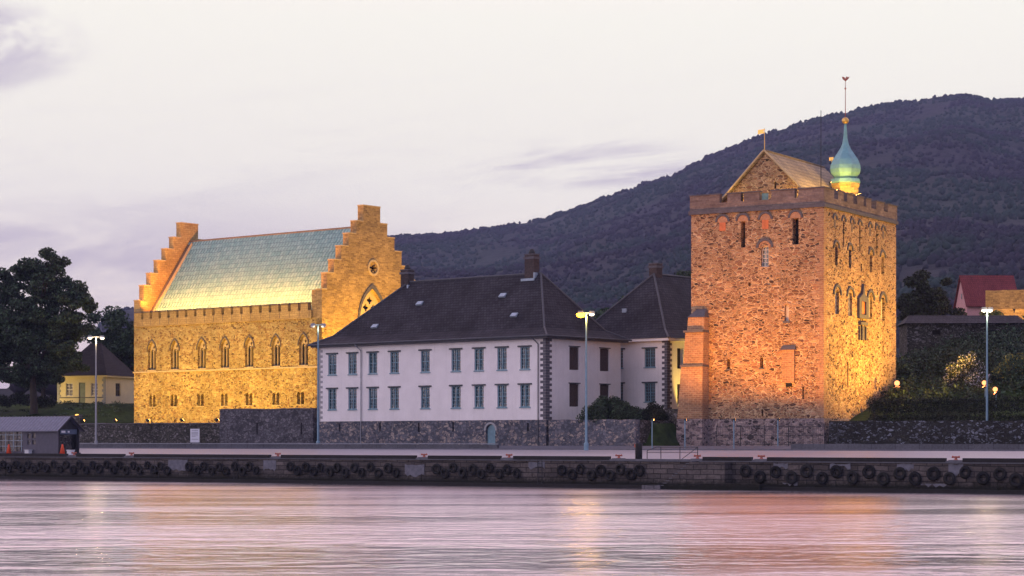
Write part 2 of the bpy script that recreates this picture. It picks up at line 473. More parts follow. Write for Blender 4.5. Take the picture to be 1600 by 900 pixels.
TQ = R(34.0)      # the quay runs at this angle
def water():
    m, t, b = material('harbour_water')
    o = t.node('ShaderNodeTexCoord').outputs['Object']
    swell = t.noise(t.vmath('MULTIPLY', o, (0.22, 0.30, 1)), 1.0, 3, 0.5, dist=0.4)
    rip = t.noise(t.vmath('MULTIPLY', o, (0.5, 0.75, 1)), 1.0, 3, 0.5, dist=0.5)
    patch = t.noise(t.vmath('MULTIPLY', o, (0.020, 0.075, 1)), 1.0, 3, 0.55, dist=0.6)
    gust = t.smooth(patch, 0.36, 0.62)
    long_ = t.noise(t.vmath('MULTIPLY', o, (0.13, 0.19, 1)), 1.0, 2, 0.5, dist=0.6)
    rough = t.math('ADD', 0.17, t.math('MULTIPLY', gust, 0.08))
    h = t.math('ADD', t.math('MULTIPLY', swell, 0.6), t.math('MULTIPLY', rip, 0.46))
    h = t.math('ADD', t.math('MULTIPLY', h, t.math('ADD', 0.5, t.math('MULTIPLY', gust, 0.65))), t.math('MULTIPLY', long_, 0.14))
    wx, wy, wz = t.xyz(o)                              # calmer in the lee of the quay
    off = t.math('ADD', t.math('MULTIPLY', t.math('SUBTRACT', wx, 39.0), math.sin(TQ)), t.math('MULTIPLY', t.math('SUBTRACT', wy, 159.0), math.cos(TQ)))
    h = t.math('MULTIPLY', h, t.math('ADD', 0.20, t.math('MULTIPLY', t.smooth(off, -20, -100), 0.80)))
    nrm_ = t.bump(h, 1.0, 1.05)
    t.n.remove(b)
    body = t.node('ShaderNodeBsdfDiffuse'); t.put(body.inputs[0], (.020, .022, .036))
    gl = t.node('ShaderNodeBsdfAnisotropic', distribution='MULTI_GGX'); t.put(gl.inputs['Color'], (.97, .94, .97)); t.put(gl.inputs['Roughness'], rough); t.put(gl.inputs['Normal'], nrm_)
    fr = t.node('ShaderNodeFresnel'); fr.inputs[0].default_value = 1.45
    mx = t.node('ShaderNodeMixShader')
    t.t.links.new(fr.outputs[0], mx.inputs[0]); t.t.links.new(body.outputs[0], mx.inputs[1]); t.t.links.new(gl.outputs[0], mx.inputs[2])
    t.t.links.new(mx.outputs[0], [q for q in t.n if q.type == 'OUTPUT_MATERIAL'][0].inputs[0])
    return m
M['water'] = water()

# ------------------------------------------------------------------ mesh helpers
class MB:
    """Collects polygons; build() links them as ONE mesh object."""
    def __init__(self):
        self.v = []; self.f = []; self.mi = []; self.m = 0
    def poly(self, pts):
        b = len(self.v)
        self.v += [tuple(p) for p in pts]
        self.f.append(tuple(range(b, b + len(pts)))); self.mi.append(self.m)
    def box(self, x0, x1, y0, y1, z0, z1):
        b = len(self.v)
        self.v += [(x, y, z) for z in (z0, z1) for x, y in ((x0, y0), (x1, y0), (x1, y1), (x0, y1))]
        for q in ((3, 2, 1, 0), (4, 5, 6, 7), (0, 1, 5, 4), (1, 2, 6, 5), (2, 3, 7, 6), (3, 0, 4, 7)):
            self.f.append(tuple(b + i for i in q)); self.mi.append(self.m)
        return self
    def hexa(self, lo, hi):
        """Two quads (four points each, same order) joined into a solid."""
        b = len(self.v)
        self.v += [tuple(p) for p in lo] + [tuple(p) for p in hi]
        for q in ((3, 2, 1, 0), (4, 5, 6, 7), (0, 1, 5, 4), (1, 2, 6, 5), (2, 3, 7, 6), (3, 0, 4, 7)):
            self.f.append(tuple(b + i for i in q)); self.mi.append(self.m)
        return self
    def tube(self, p0, p1, r0, r1=None, n=8, cap=True):
        r1 = r0 if r1 is None else r1
        p0, p1 = Vector(p0), Vector(p1)
        d = (p1 - p0).normalized()
        a = d.orthogonal().normalized(); c = d.cross(a)
        b = len(self.v)
        for p, r in ((p0, r0), (p1, r1)):
            for i in range(n):
                th = 2 * math.pi * i / n
                self.v.append(tuple(p + (a * math.cos(th) + c * math.sin(th)) * r))
        for i in range(n):
            j = (i + 1) % n
            self.f.append((b + i, b + j, b + n + j, b + n + i)); self.mi.append(self.m)
        if cap:
            self.f.append(tuple(b + i for i in reversed(range(n)))); self.mi.append(self.m)
            self.f.append(tuple(b + n + i for i in range(n))); self.mi.append(self.m)
        return self
    def lathe(self, prof, n=24, cx=0, cy=0):
        b = len(self.v)
        for r, z in prof:
            for i in range(n):
                th = 2 * math.pi * i / n
                self.v.append((cx + r * math.cos(th), cy + r * math.sin(th), z))
        for k in range(len(prof) - 1):
            for i in range(n):
                j = (i + 1) % n
                self.f.append((b + k * n + i, b + k * n + j, b + (k + 1) * n + j, b + (k + 1) * n + i)); self.mi.append(self.m)
        self.f.append(tuple(b + i for i in reversed(range(n)))); self.mi.append(self.m)
        self.f.append(tuple(b + (len(prof) - 1) * n + i for i in range(n))); self.mi.append(self.m)
        return self
    def torus(self, c, rx, rz, r, n=20, k=8):
        """A ring standing in the local x-z plane."""
        b = len(self.v)
        for i in range(n):
            a = 2 * math.pi * i / n
            for j in range(k):
                t = 2 * math.pi * j / k
                q = 1 + 0
                self.v.append((c[0] + (rx + r * math.cos(t)) * math.cos(a), c[1] + r * 0.8 * math.sin(t), c[2] + (rz + r * math.cos(t)) * math.sin(a)))
        for i in range(n):
            for j in range(k):
                self.f.append((b + i * k + j, b + ((i + 1) % n) * k + j, b + ((i + 1) % n) * k + (j + 1) % k, b + i * k + (j + 1) % k)); self.mi.append(self.m)
        return self
    def plate(self, outer, holes, O, U, V, T):
        """Flat slab with holes. Points are (u, v); front at O, thickness vector T."""
        O, U, V, T = Vector(O), Vector(U), Vector(V), Vector(T)
        loops = [outer] + list(holes)
        flat = [p for l in loops for p in l]
        tris = tessellate_polygon([[Vector((p[0], p[1], 0)) for p in l] for l in loops])
        b = len(self.v); n = len(flat)
        for k in range(2):
            for p in flat:
                self.v.append(tuple(O + U * p[0] + V * p[1] + T * k))
        for t in tris:
            self.f.append((b + t[0], b + t[1], b + t[2])); self.mi.append(self.m)
            self.f.append((b + n + t[2], b + n + t[1], b + n + t[0])); self.mi.append(self.m)
        s = b
        for l in loops:
            L = len(l)
            for i in range(L):
                j = (i + 1) % L
                self.f.append((s + i, s + j, s + n + j, s + n + i)); self.mi.append(self.m)
            s += L
        return self
    def build(self, name, mat, parent=None, fix=True, smooth=False):
        me = bpy.data.meshes.new(name)
        me.from_pydata(self.v, [], self.f)
        mats = mat if isinstance(mat, (list, tuple)) else [mat]
        for mm in mats:
            me.materials.append(mm)
        if len(mats) > 1:
            me.polygons.foreach_set('material_index', self.mi)
        if fix:
            bm = bmesh.new(); bm.from_mesh(me)
            bmesh.ops.recalc_face_normals(bm, faces=bm.faces)
            bm.to_mesh(me); bm.free()
        if smooth:
            me.polygons.foreach_set('use_smooth', [True] * len(me.polygons))
        me.update()
        o = bpy.data.objects.new(name, me)
        col.objects.link(o)
        if parent:
            o.parent = parent
        return o

def tag(o, label=None, cat=None, group=None, kind=None):
    if label: o['label'] = label
    if cat: o['category'] = cat
    if group: o['group'] = group
    if kind: o['kind'] = kind
    return o

def empty(name, loc, rz=0.0, label=None, cat=None, group=None):
    o = bpy.data.objects.new(name, None)
    col.objects.link(o)
    o.empty_display_size = 0.5
    o.location = loc
    o.rotation_euler = (0, 0, rz)
    return tag(o, label, cat, group)

def copy_tree(o, parent=None):
    c = o.copy()
    col.objects.link(c)
    c.parent = parent
    for ch in list(o.children):
        copy_tree(ch, c)
    return c

def rect(u0, u1, v0, v1):
    return [(u0, v0), (u1, v0), (u1, v1), (u0, v1)]
def arch_round(u0, u1, v0, v1, n=8):
    r = (u1 - u0) / 2; c = (u0 + u1) / 2; s = v1 - r
    return [(u0, v0), (u1, v0)] + [(c + r * math.cos(math.pi * i / n), s + r * math.sin(math.pi * i / n)) for i in range(n + 1)]
def arch_point(u0, u1, v0, v1, n=6, k=1.0):
    w_ = u1 - u0
    rr = w_ * k
    rise = math.sqrt(max(rr * rr - (rr - w_ / 2) ** 2, 1e-6))
    s = v1 - rise
    amax = math.acos((rr - w_ / 2) / rr)
    right = [(u1 - rr + rr * math.cos(amax * i / n), s + rr * math.sin(amax * i / n)) for i in range(n + 1)]
    left = [(u0 + u1 - p[0], p[1]) for p in reversed(right[:-1])]
    return [(u0, v0), (u1, v0)] + right + left
def ring_of(outline, grow):
    """Arc part of an arch outline pushed outwards, for hood moulds."""
    pts = outline[2:]
    cx = sum(p[0] for p in pts) / len(pts); cz = min(p[1] for p in pts)
    out = [(cx + (p[0] - cx) * grow, cz + (p[1] - cz) * grow) for p in pts]
    return pts, out
def arc_band(outline, g0, g1):
    pts, a = ring_of(outline, g0)
    pts, b = ring_of(outline, g1)
    return a + b[::-1]
FX = ((1, 0, 0), (0, 0, 1))             # a wall facing local -y : u = x, v = z
SX = ((0, 1, 0), (0, 0, 1))             # a wall facing local +x : u = y, v = z

def lamp(parent, loc, target, power, color, angle=120, blend=0.6, size=0.1, name='lamp'):
    l = bpy.data.lights.new(name, 'SPOT')
    l.energy = power; l.color = color; l.spot_size = R(angle); l.spot_blend = blend; l.shadow_soft_size = size
    o = bpy.data.objects.new(name, l)
    col.objects.link(o)
    o.parent = parent
    o.location = loc
    d = Vector(target) - Vector(loc)
    o.rotation_euler = d.to_track_quat('-Z', 'Y').to_euler()
    return o

def floodlight(loc, target, power, color, label, lens='flood_glow', size=0.28, angle=120, blend=0.6, group=None, post=0.0, visor=0.0, soft=0.1, bulb=0.0):
    """A floodlight on a stand: housing, glass front, bracket and the light itself."""
    loc = Vector(loc); tgt = Vector(target)
    base = loc - Vector((0, 0, max(post, 0.35)))
    d = tgt - loc
    rz = math.atan2(-d.x, d.y)
    e = empty('floodlight', base, rz, label, 'floodlight', group)
    h = loc.z - base.z
    s = size
    el = math.atan2(d.z, math.hypot(d.x, d.y)) if not visor else 0.0
    ca, sa = math.cos(el), math.sin(el)
    def P(x, y, z): return (x, y * ca - z * sa, h + y * sa + z * ca)
    b = MB()
    b.hexa([P(-s * .7, -s * .6, -s * .5), P(s * .7, -s * .6, -s * .5), P(s * .7, -s * .6, s * .5), P(-s * .7, -s * .6, s * .5)],
           [P(-s, 0, -s * .7), P(s, 0, -s * .7), P(s, 0, s * .7), P(-s, 0, s * .7)])
    b.build('housing', M['iron'], e)
    b = MB()
    b.hexa([P(-s * .92, 0.004, -s * .6), P(s * .92, 0.004, -s * .6), P(s * .92, 0.004, s * .6), P(-s * .92, 0.004, s * .6)],
           [P(-s * .92, 0.03, -s * .6), P(s * .92, 0.03, -s * .6), P(s * .92, 0.03, s * .6), P(-s * .92, 0.03, s * .6)])
    b.build('lens', M[lens], e)
    b = MB()
    b.tube((0, -s * .4, 0), (0, -s * .4, h - s * .45), 0.06, n=6)
    b.build('post', M['blue_pole'] if post else M['iron'], e)
    if bulb:  # glowing globe added to stand for the glare of the lens
        b = MB(); b.lathe([(bulb * math.sin(math.pi * i / 8) + .005, h + s * .7 + bulb * (1 - math.cos(math.pi * i / 8))) for i in range(9)], 12)
        b.build('glare_globe', M['glare_red'] if lens == 'flood_red' else M['glare_gold'], e, smooth=True)
    if visor:
        b = MB()
        b.box(-0.9, 0.9, 0.03, visor, h - 0.05, h - 0.03)
        b.build('visor', M['iron'], e)
        lamp(e, (0, 0.06, h - 0.01), (0, 4, h + 8.5), power, color, angle, blend, soft)
    else:
        q = P(0, 0.08, 0)
        lamp(e, q, (q[0], q[1] + 4 * ca, q[2] + 4 * sa), power, color, angle, blend, soft)
    return e

# ------------------------------------------------------------------ frames of reference (metres)
TQ = R(34.0)
QA = Vector((math.cos(TQ), -math.sin(TQ), 0)); QD = Vector((math.sin(TQ), math.cos(TQ), 0))
Q0 = Vector((39, 159, 0))
def Q(a, d, z=0.0):
    """Along the quay edge (a), inland from it (d), height z."""
    return Q0 + QA * a + QD * d + Vector((0, 0, z))
def to_q(x, y):
    p = Vector((x, y, 0)) - Q0
    return p.dot(QA), p.dot(QD)
def sstep(x, a, b):
    t = min(max((x - a) / (b - a), 0), 1)
    return t * t * (3 - 2 * t)
def lerp_table(x, tab):
    if x <= tab[0][0]: return tab[0][1]
    for (x0, y0), (x1, y1) in zip(tab, tab[1:]):
        if x <= x1: return y0 + (y1 - y0) * (x - x0) / (x1 - x0)
    return tab[-1][1]
WALL_LINE = [(-400, 36.3), (-99, 36.3), (-64.6, 32.6), (-52.9, 31.3), (-51.0, 39.6), (-35, 40.2), (0, 41.0), (200, 45)]
def ground(a, d):
    """Height of the land behind the quay."""
    low = 2.5 + 0.62 * min(max(d / 27.0, 0), 1) + 0.28 * sstep(d, 28, 30)
    dw = lerp_table(a, WALL_LINE) + 0.6
    up_l = 5.95 + (9.4 - 5.95) * sstep(d, 41, 60) * sstep(a, -146, -154)
    up_m = 5.9
    up_r = lerp_table(d, [(40, 5.6), (46, 6.0), (62, 10.5), (82, 14.8), (100, 19.5), (120, 23), (200, 27), (400, 32)])
    k = sstep(a, -60, -34)
    up = up_l * (1 - k) + up_r * k
    up += sstep(d, 90, 260) * 5 * (1 - k)
    g = low + (up - low) * sstep(d, dw, dw + 0.8)
    if d > dw + 2:
        g += (mnoise.noise(Vector((a * 0.15, d * 0.15, 0))) * 0.25) * sstep(d, dw + 2, dw + 10)
    return g

# ------------------------------------------------------------------ water and land
b = MB()
pL, pR = Q(-1200, 0.2), Q(900, 0.2)
b.poly([(-1600, -300, 0), (1600, -300, 0), (pR.x, pR.y, 0), (pL.x, pL.y, 0)])
o = b.build('water', M['water'], fix=False); tag(o, kind='structure')

def grid_mesh(name, us, vs_, fn, mats, pick=None, smooth=True):
    nu, nv = len(us), len(vs_)
    verts = [fn(a, d) for d in vs_ for a in us]
    faces = [(j * nu + i, j * nu + i + 1, (j + 1) * nu + i + 1, (j + 1) * nu + i) for j in range(nv - 1) for i in range(nu - 1)]
    me = bpy.data.meshes.new(name)
    me.from_pydata(verts, [], faces)
    for mm in mats: me.materials.append(mm)
    if pick:
        me.polygons.foreach_set('material_index', [pick(us[i], vs_[j]) for j in range(nv - 1) for i in range(nu - 1)])
    if smooth:
        me.polygons.foreach_set('use_smooth', [True] * len(me.polygons))
    o = bpy.data.objects.new(name, me)
    col.objects.link(o)
    return o
def ar(a, b_, s):
    n = max(1, int(round((b_ - a) / s)))
    return [a + (b_ - a) * i / n for i in range(n)]
d_apron = ar(0.3, 27, 2.7) + [27]
o = grid_mesh('quay', ar(-420, 240, 6) + [240], d_apron, lambda a, d: tuple(Q(a, d, ground(a, d))), [M['paving']]); tag(o, kind='structure')
d_pave = [27, 28, 28.5, 29, 29.6, 30.2] + ar(31, 42, 0.6) + [42]
o = grid_mesh('pavement', ar(-420, 240, 2) + [240], [27.25, 28, 28.6, 29.2, 30, 30.8, 31.2], lambda a, d: tuple(Q(a, d, ground(a, d) + 0.13)), [M['kerb']]); tag(o, kind='structure')
b = MB()
for i in range(330):
    a = -420 + i * 2
    b.hexa([Q(a, 26.98, 2.9), Q(a + 1.99, 26.98, 2.9), Q(a + 1.99, 27.24, 2.9), Q(a, 27.24, 2.9)],
           [Q(a, 26.98, 3.25), Q(a + 1.99, 26.98, 3.25), Q(a + 1.99, 27.24, 3.25), Q(a, 27.24, 3.25)])
o = b.build('kerb', M['kerb']); tag(o, kind='structure')
o = grid_mesh('ground', ar(-420, 240, 1.5) + [240], [27.0] + ar(28, 46, 0.6) + ar(46, 130, 2.5) + ar(130, 420, 12) + [420],
              lambda a, d: tuple(Q(a, d, ground(a, d))), [M['turf'], M['kerb']], lambda a, d: 1 if d < lerp_table(a, WALL_LINE) else 0); tag(o, kind='structure')
b = MB()
p0, p1 = Q(-1000, 3), Q(1000, 3)
p2, p3 = Q(1000, 3000), Q(-1000, 3000)
b.poly([(p.x, p.y, 1.2) for p in (p0, p1, p2, p3)])
o = b.build('land', M['turf'], fix=False); tag(o, kind='structure')

# road markings on the quay (worn lines parallel to the edge)
b = MB()
for d in (1.7, 20.5):
    for i in range(80):
        a = -200 + i * 3.4
        ln = 3.4 if d < 5 else 1.6
        b.poly([Q(a, d, ground(a, d) + .006), Q(a + ln, d, ground(a, d) + .006), Q(a + ln, d + .16, ground(a, d) + .008), Q(a, d + .16, ground(a, d) + .008)])
o = b.build('road_marking', M['paint'], fix=False); tag(o, kind='structure')

# ------------------------------------------------------------------ mountain
SKY = [(-400, 640), (0, 622), (100, 610), (138, 560), (158, 500), (180, 486), (215, 482), (300, 440), (420, 400), (520, 380), (620, 371), (700, 366), (740, 361), (780, 356),
       (850, 343), (900, 328), (950, 310), (1000, 293), (1050, 279), (1080, 262), (1130, 238), (1180, 213), (1230, 195), (1280, 180),
       (1330, 168), (1400, 160), (1470, 152), (1510, 150), (1545, 157), (1600, 156), (1700, 150), (1900, 190), (2400, 300)]
RY = 2400.0
RIDGE = [((px - 800) / 3256 * RY, 4.1 + (688 - py) / 3256 * RY) for px, py in SKY]
def mountain_h(x, y, fine=True):
    r = lerp_table(x / max(y, 1) * RY, RIDGE)
    t = (y - 380) / (RY - 380)
    if t <= 0: return 6.0
    if t <= 1:
        h = 14 + (r - 14) * t ** 1.25
    else:
        h = r - (y - RY) * 0.35
    amp = max(0, min(1, t * 1.3)) * (1 if t <= 1 else 0.6)
    k = min(1.0, max(r, 20) / 250)
    h += amp * k * (mnoise.fractal(Vector((x * 0.0045, y * 0.0030, 1.7)), 0.9, 2.1, 4) * 20.0) * (1 - 0.75 * sstep(t, 0.8, 1.0))
    if fine:
        h += amp * k * (mnoise.noise(Vector((x * 0.06, y * 0.06, 3.1))) * 3.0)
    return h
ys = ar(380, 900, 26) + ar(900, 1700, 22) + ar(1700, 2480, 12) + ar(2480, 3000, 60) + [3000]
o = grid_mesh('mountain', ar(-1000, 1350, 6) + [1350], ys, lambda x, y: (x, y, mountain_h(x, y)), [M['slope']]); tag(o, kind='structure')

# forest: low-poly crowns, one object
ICO_V = None
def ico():
    bm = bmesh.new()
    bmesh.ops.create_icosphere(bm, subdivisions=1, radius=1.0)
    v_ = np.array([q.co[:] for q in bm.verts]); f_ = np.array([[q.index for q in f.verts] for f in bm.faces])
    bm.free()
    return v_, f_
ICO_V, ICO_F = ico()
def blobs(name, pts, mat, kind='stuff'):
    """pts: rows of x, y, z, rx, rz."""
    n = len(pts)
    nv = len(ICO_V)
    V = ICO_V[None, :, :] * np.ones((n, 1, 1))
    V = V * (1 + rng.uniform(-0.28, 0.28, (n, nv, 1)))
    P = np.array(pts)
    V[:, :, 0] = V[:, :, 0] * P[:, 3:4] + P[:, 0:1]
    V[:, :, 1] = V[:, :, 1] * P[:, 3:4] + P[:, 1:2]
    V[:, :, 2] = V[:, :, 2] * P[:, 4:5] + P[:, 2:3]
    Fc = (ICO_F[None] + (np.arange(n) * nv)[:, None, None]).reshape(-1, 3)
    me = bpy.data.meshes.new(name)
    me.vertices.add(n * nv); me.vertices.foreach_set('co', V.reshape(-1))
    me.loops.add(len(Fc) * 3); me.loops.foreach_set('vertex_index', Fc.reshape(-1))
    me.polygons.add(len(Fc)); me.polygons.foreach_set('loop_start', np.arange(len(Fc)) * 3); me.polygons.foreach_set('loop_total', np.full(len(Fc), 3))
    me.polygons.foreach_set('use_smooth', [True] * len(Fc))
    me.update(); me.validate()
    me.materials.append(mat)
    o = bpy.data.objects.new(name, me)
    col.objects.link(o)
    o['kind'] = kind
    return o
pts = []
for i in range(42000):
    y = 420 + (RY + 30 - 420) * random.random() ** 0.75
    x = (random.uniform(-0.24, 0.34)) * y
    h = mountain_h(x, y)
    if h < 12: continue
    if mnoise.noise(Vector((x * 0.012, y * 0.008, 9))) < -0.38: continue
    r = random.uniform(0.9, 2.3) * (0.7 + 0.3 * y / RY)
    pts.append((x, y, h + r * 0.5, r, r * random.uniform(0.9, 1.35)))
for i in range(3500):                                  # larger in the picture where the slope is near
    y = random.uniform(385, 950)
    x = random.uniform(-0.24, 0.34) * y
    h = mountain_h(x, y)
    if h < 12: continue
    r = random.uniform(1.2, 2.6)
    pts.append((x, y, h + r * 0.4, r, r * random.uniform(0.9, 1.4)))
for i in range(1500):                                  # the crest, where single crowns stand against the sky
    x = random.uniform(-170, 640)
    y = RY - random.random() * 40
    if mnoise.noise(Vector((x * 0.02, 0, 2))) < -0.12: continue
    r = random.uniform(1.2, 2.8)
    pts.append((x, y, mountain_h(x, y) + r * 0.5, r, r * random.uniform(0.9, 1.3)))
o = blobs('forest', pts, M['forest'])
tag(o, 'dark wooded cover over the mountain behind the buildings', 'forest')

# the air: one closed box of thin violet dusk haze round everything
hm = bpy.data.materials.new('haze_air'); hm.use_nodes = True
t = NT(hm.node_tree)
pv = t.node('ShaderNodeVolumePrincipled'); t.put(pv.inputs['Color'], (.50, .60, 1.0)); pv.inputs['Density'].default_value = 1.0e-4
t.t.links.new(pv.outputs[0], t.node('ShaderNodeOutputMaterial').inputs['Volume'])
hz = MB().box(-3000, 3000, -650, 3900, -2.8, 470).build('haze', hm)
tag(hz, 'thin violet dusk haze over harbour and mountain', 'haze', kind='stuff')

# ------------------------------------------------------------------ quay wall and what hangs on it
M['quay_stone'] = courses('quay_stone', (.115, .10, .098), (.062, .055, .056), (.026, .024, .024), 1.3, 0.42, 0.035, 0.9, 0.4, wob=0.16, moss=(0.25, 1.15, (.010, .011, .008)))
qe = empty('quay_wall', Q(0, 0, 0), -TQ, 'long dark stone quay wall rising from the water, hung with tyres', 'quay wall')
b = MB()
for i in range(60):                                    # slightly uneven lengths of masonry
    a0 = -420 + i * 11; j = 0.04 * ((i * 37) % 5) / 4
    b.box(a0, a0 + 10.99, -j, 0.9, -1.5, 2.30)
b.build('wall', M['quay_stone'], qe)
b = MB()
for i in range(220):
    a0 = -420 + i * 3
    b.box(a0, a0 + 2.98, -0.16, 0.9, 2.303, 2.515)
b.build('coping', M['kerb'], qe)
b = MB()
b.box(-420, 240, -0.5, -0.05, -1.4, 0.28)
b.build('footing', M['timber_black'], qe)

M['patch'] = plain('concrete_patch', (.135, .14, .175), 0.85, var=0.35, scale=2.5)
for a, w_, z0, z1 in ((-87.2, 2.6, 1.0, 2.25), (-75.2, 1.6, 1.1, 2.28), (-57.8, 2.2, .7, 1.9), (-44.4, 1.7, 1.5, 2.25), (-20.5, 1.3, 1.7, 2.28), (-15.2, 1.8, 1.75, 2.28), (-9.6, 1.4, 1.6, 2.28), (-5.4, 1.2, 1.2, 2.28), (-19.8, 1.6, .35, .7), (-7.2, 2.2, .4, .75)):
    top = [(-w_ / 2 + w_ * i / 7, z1 - random.uniform(0, .12)) for i in range(8)]
    bot = [(w_ / 2 - w_ * i / 7, z0 + random.uniform(0, .35)) for i in range(8)]
    b = MB(); b.plate(bot + top, [], (a, -.06, 0), *FX, (0, .05, 0)); b.build('concrete_patch', M['patch'], qe)
for a in (-79.5, -44.0, 1.5):
    b = MB()
    for s in (-.22, .22): b.tube((a + s, -.14, -.2), (a + s, -.14, 2.4), .03, n=5)
    for i in range(9): b.tube((a - .22, -.14, .1 + i * .28), (a + .22, -.14, .1 + i * .28), .02, n=5)
    b.build('ladder', M['iron'], qe)

BOLL = [-102.0, -93.8, -74.4, -56.9, -47.5, -36.1, -28.4, -22.4, -5.5]
BL = ['first from the left, beside the dark shed', 'left of the white notice board', 'below the stone-walled bank under the hall', 'below the middle of the white house',
      'below the arched teal door', 'left of the thick black pile', 'at the head of the quay stairs', 'in front of the tower fence', 'rightmost, below the right lamp post']
bp = None
for k, a in enumerate(BOLL):
    if bp is None:
        bp = empty('mooring_bollard', (0, 0, 0))
        b = MB(); b.lathe([(.20, 0), (.20, .06), (.13, .10), (.12, .34), (.15, .38)], 12); b.build('post', M['bollard_red'], bp, smooth=True)
        b = MB(); b.tube((-.28, 0, .30), (.28, 0, .30), .08, .08, 10); b.tube((-.36, 0, .33), (-.26, 0, .30), .11, .10, 10); b.tube((.26, 0, .30), (.36, 0, .33), .10, .11, 10); b.build('crossbar', M['bollard_red'], bp)
        b = MB(); b.box(-.62, .62, -.3, .3, -.02, .035); b.build('base_plate', M['kerb'], bp)
        e = bp
    else:
        e = copy_tree(bp)
    e.location = Q(a, 0.22, 2.54); e.rotation_euler = (0, 0, -TQ); e.scale = (.85, .85, .85)
    tag(e, 'orange red mooring bollard, ' + BL[k], 'bollard', 'mooring bollards along the quay edge')

# black timber kerb beams between the bollards
edges = [-118.5] + BOLL + [3.0, 14.0]
KL = ['left of every bollard', 'by the dark shed', 'below the low grey barrier on the left', 'under the hall and the left end of the white house', 'below the white house', 'below the teal door',
      'below the lit lamp post', 'over the stairs', 'at the tower', 'long one below the tower and hedge', 'at the right edge']
for k, (a0, a1) in enumerate(zip(edges, edges[1:])):
    if k == 6: continue                                # the railing stands here
    b = MB(); b.box(a0 + .7, a1 - .7, -0.19, 0.10, 2.40, 2.72)
    o = b.build('kerb_beam', M['timber_black']); o.location = Q(0, 0, 0); o.rotation_euler = (0, 0, -TQ)
    tag(o, 'black timber kerb beam along the quay edge, ' + KL[k], 'kerb beam', 'timber kerb beams on the quay')

# tyres
tp = MB().torus((0, 0, 0), .38, .40, .16)
tyre0 = tp.build('tyre_fender', M['tyre'], smooth=True)
tw = MB().torus((0, 0, 0), .38, .40, .16).build('tyre_fender', M['tyre_worn'], smooth=True)
bays = [(-116, -88.3, .95, .86, 'in the long row left of the notice board'), (-85.5, -76.0, .98, .86, 'in the row under the hall'),
        (-72.6, -59.2, .98, .87, 'in the row under the left half of the white house'), (-55.2, -45.9, .98, .88, 'in the row under the right half of the white house'),
        (-41.6, -33.6, .98, .92, 'in the short row left of the quay stairs'), (-23.6, 6.0, 1.36, 1.0, 'in the row of large tyres below the tower and hedge')]
used0 = used1 = False
for a0, a1, st, sc_, wh in bays:
    n = int((a1 - a0) / st)
    for i in range(n + 1):
        worn = random.random() < 0.45
        if worn:
            o = tw if not used1 else tw.copy()
            if used1: col.objects.link(o)
            used1 = True
        else:
            o = tyre0 if not used0 else tyre0.copy()
            if used0: col.objects.link(o)
            used0 = True
        z = (1.55 if i % 2 == 0 else 1.12) + random.uniform(-.08, .08)
        o.location = Q(a0 + i * st + random.uniform(-.1, .1), -0.24, z)
        o.rotation_euler = (R(random.uniform(-6, 6)), R(random.uniform(-30, 30)), -TQ + R(random.uniform(-10, 10)))
        s = sc_ * random.uniform(.93, 1.06)
        o.scale = (s, s, s)
        tag(o, 'black tyre fender hung ' + wh, 'tyre', 'tyre fenders ' + wh)

# stairs down to the water, with the landing block
se = empty('quay_stairs', Q(-31.2, 0, 0), -TQ, 'worn stone stairs climbing the quay wall from the water to the railing', 'stairs')
b = MB()
for i in range(11):
    x0 = 0.15 + i * 0.27
    b.m = 0; b.box(x0, x0 + 0.269, -1.3, -0.05, -1.2, 0.27 + i * 0.205)
    b.m = 1; b.box(x0 - .03, x0 + 0.269, -1.34, -0.05, 0.273 + i * 0.205, 0.33 + i * 0.205)
b.build('steps', [M['quay_stone'], M['kerb']], se)
b = MB(); b.box(-1.6, 0.14, -1.5, -0.05, -1.2, 0.32); b.build('lower_landing', M['grey_wall'], se)
b = MB(); b.box(3.13, 6.2, -1.3, -0.05, -1.2, 2.28); b.box(3.2, 9.6, -1.7, -1.303, -1.2, 0.55); b.build('landing_block', M['quay_stone'], se)
# railing round the head of the stairs
re_ = empty('stair_railing', Q(-33.3, 0.25, 2.52), -TQ, 'thin dark iron railing round the head of the quay stairs', 'railing')
b = MB()
for x in (0.0, 1.35, 3.2, 4.9): MB().tube((x, 0, 0), (x, 0, 1.0 if x else .7), .035, n=6).build('post', M['iron'], re_)
b = MB()
b.tube((0, 0, .7), (.9, 0, 1.0), .025, n=6); b.tube((.9, 0, 1.0), (4.9, 0, 1.0), .025, n=6); b.tube((.0, 0, .55), (4.9, 0, .55), .02, n=6); b.tube((3.3, -.1, -.1), (4.9, 0, 1.0), .025, n=6)
b.build('rails', M['iron'], re_)
# thick timber pile
pe = empty('mooring_pile', Q(-34.1, 0.2, 2.50), -TQ, 'thick black timber pile standing on the quay left of the stairs', 'pile')
b = MB(); b.lathe([(.30, -.2), (.31, .6), (.29, 1.28), (.22, 1.36)], 12); b.build('post', M['timber_black'], pe, smooth=True)
b = MB(); b.box(-.42, -.30, -.08, .08, 1.0, 1.3); b.build('marker', M['bollard_red'], pe)

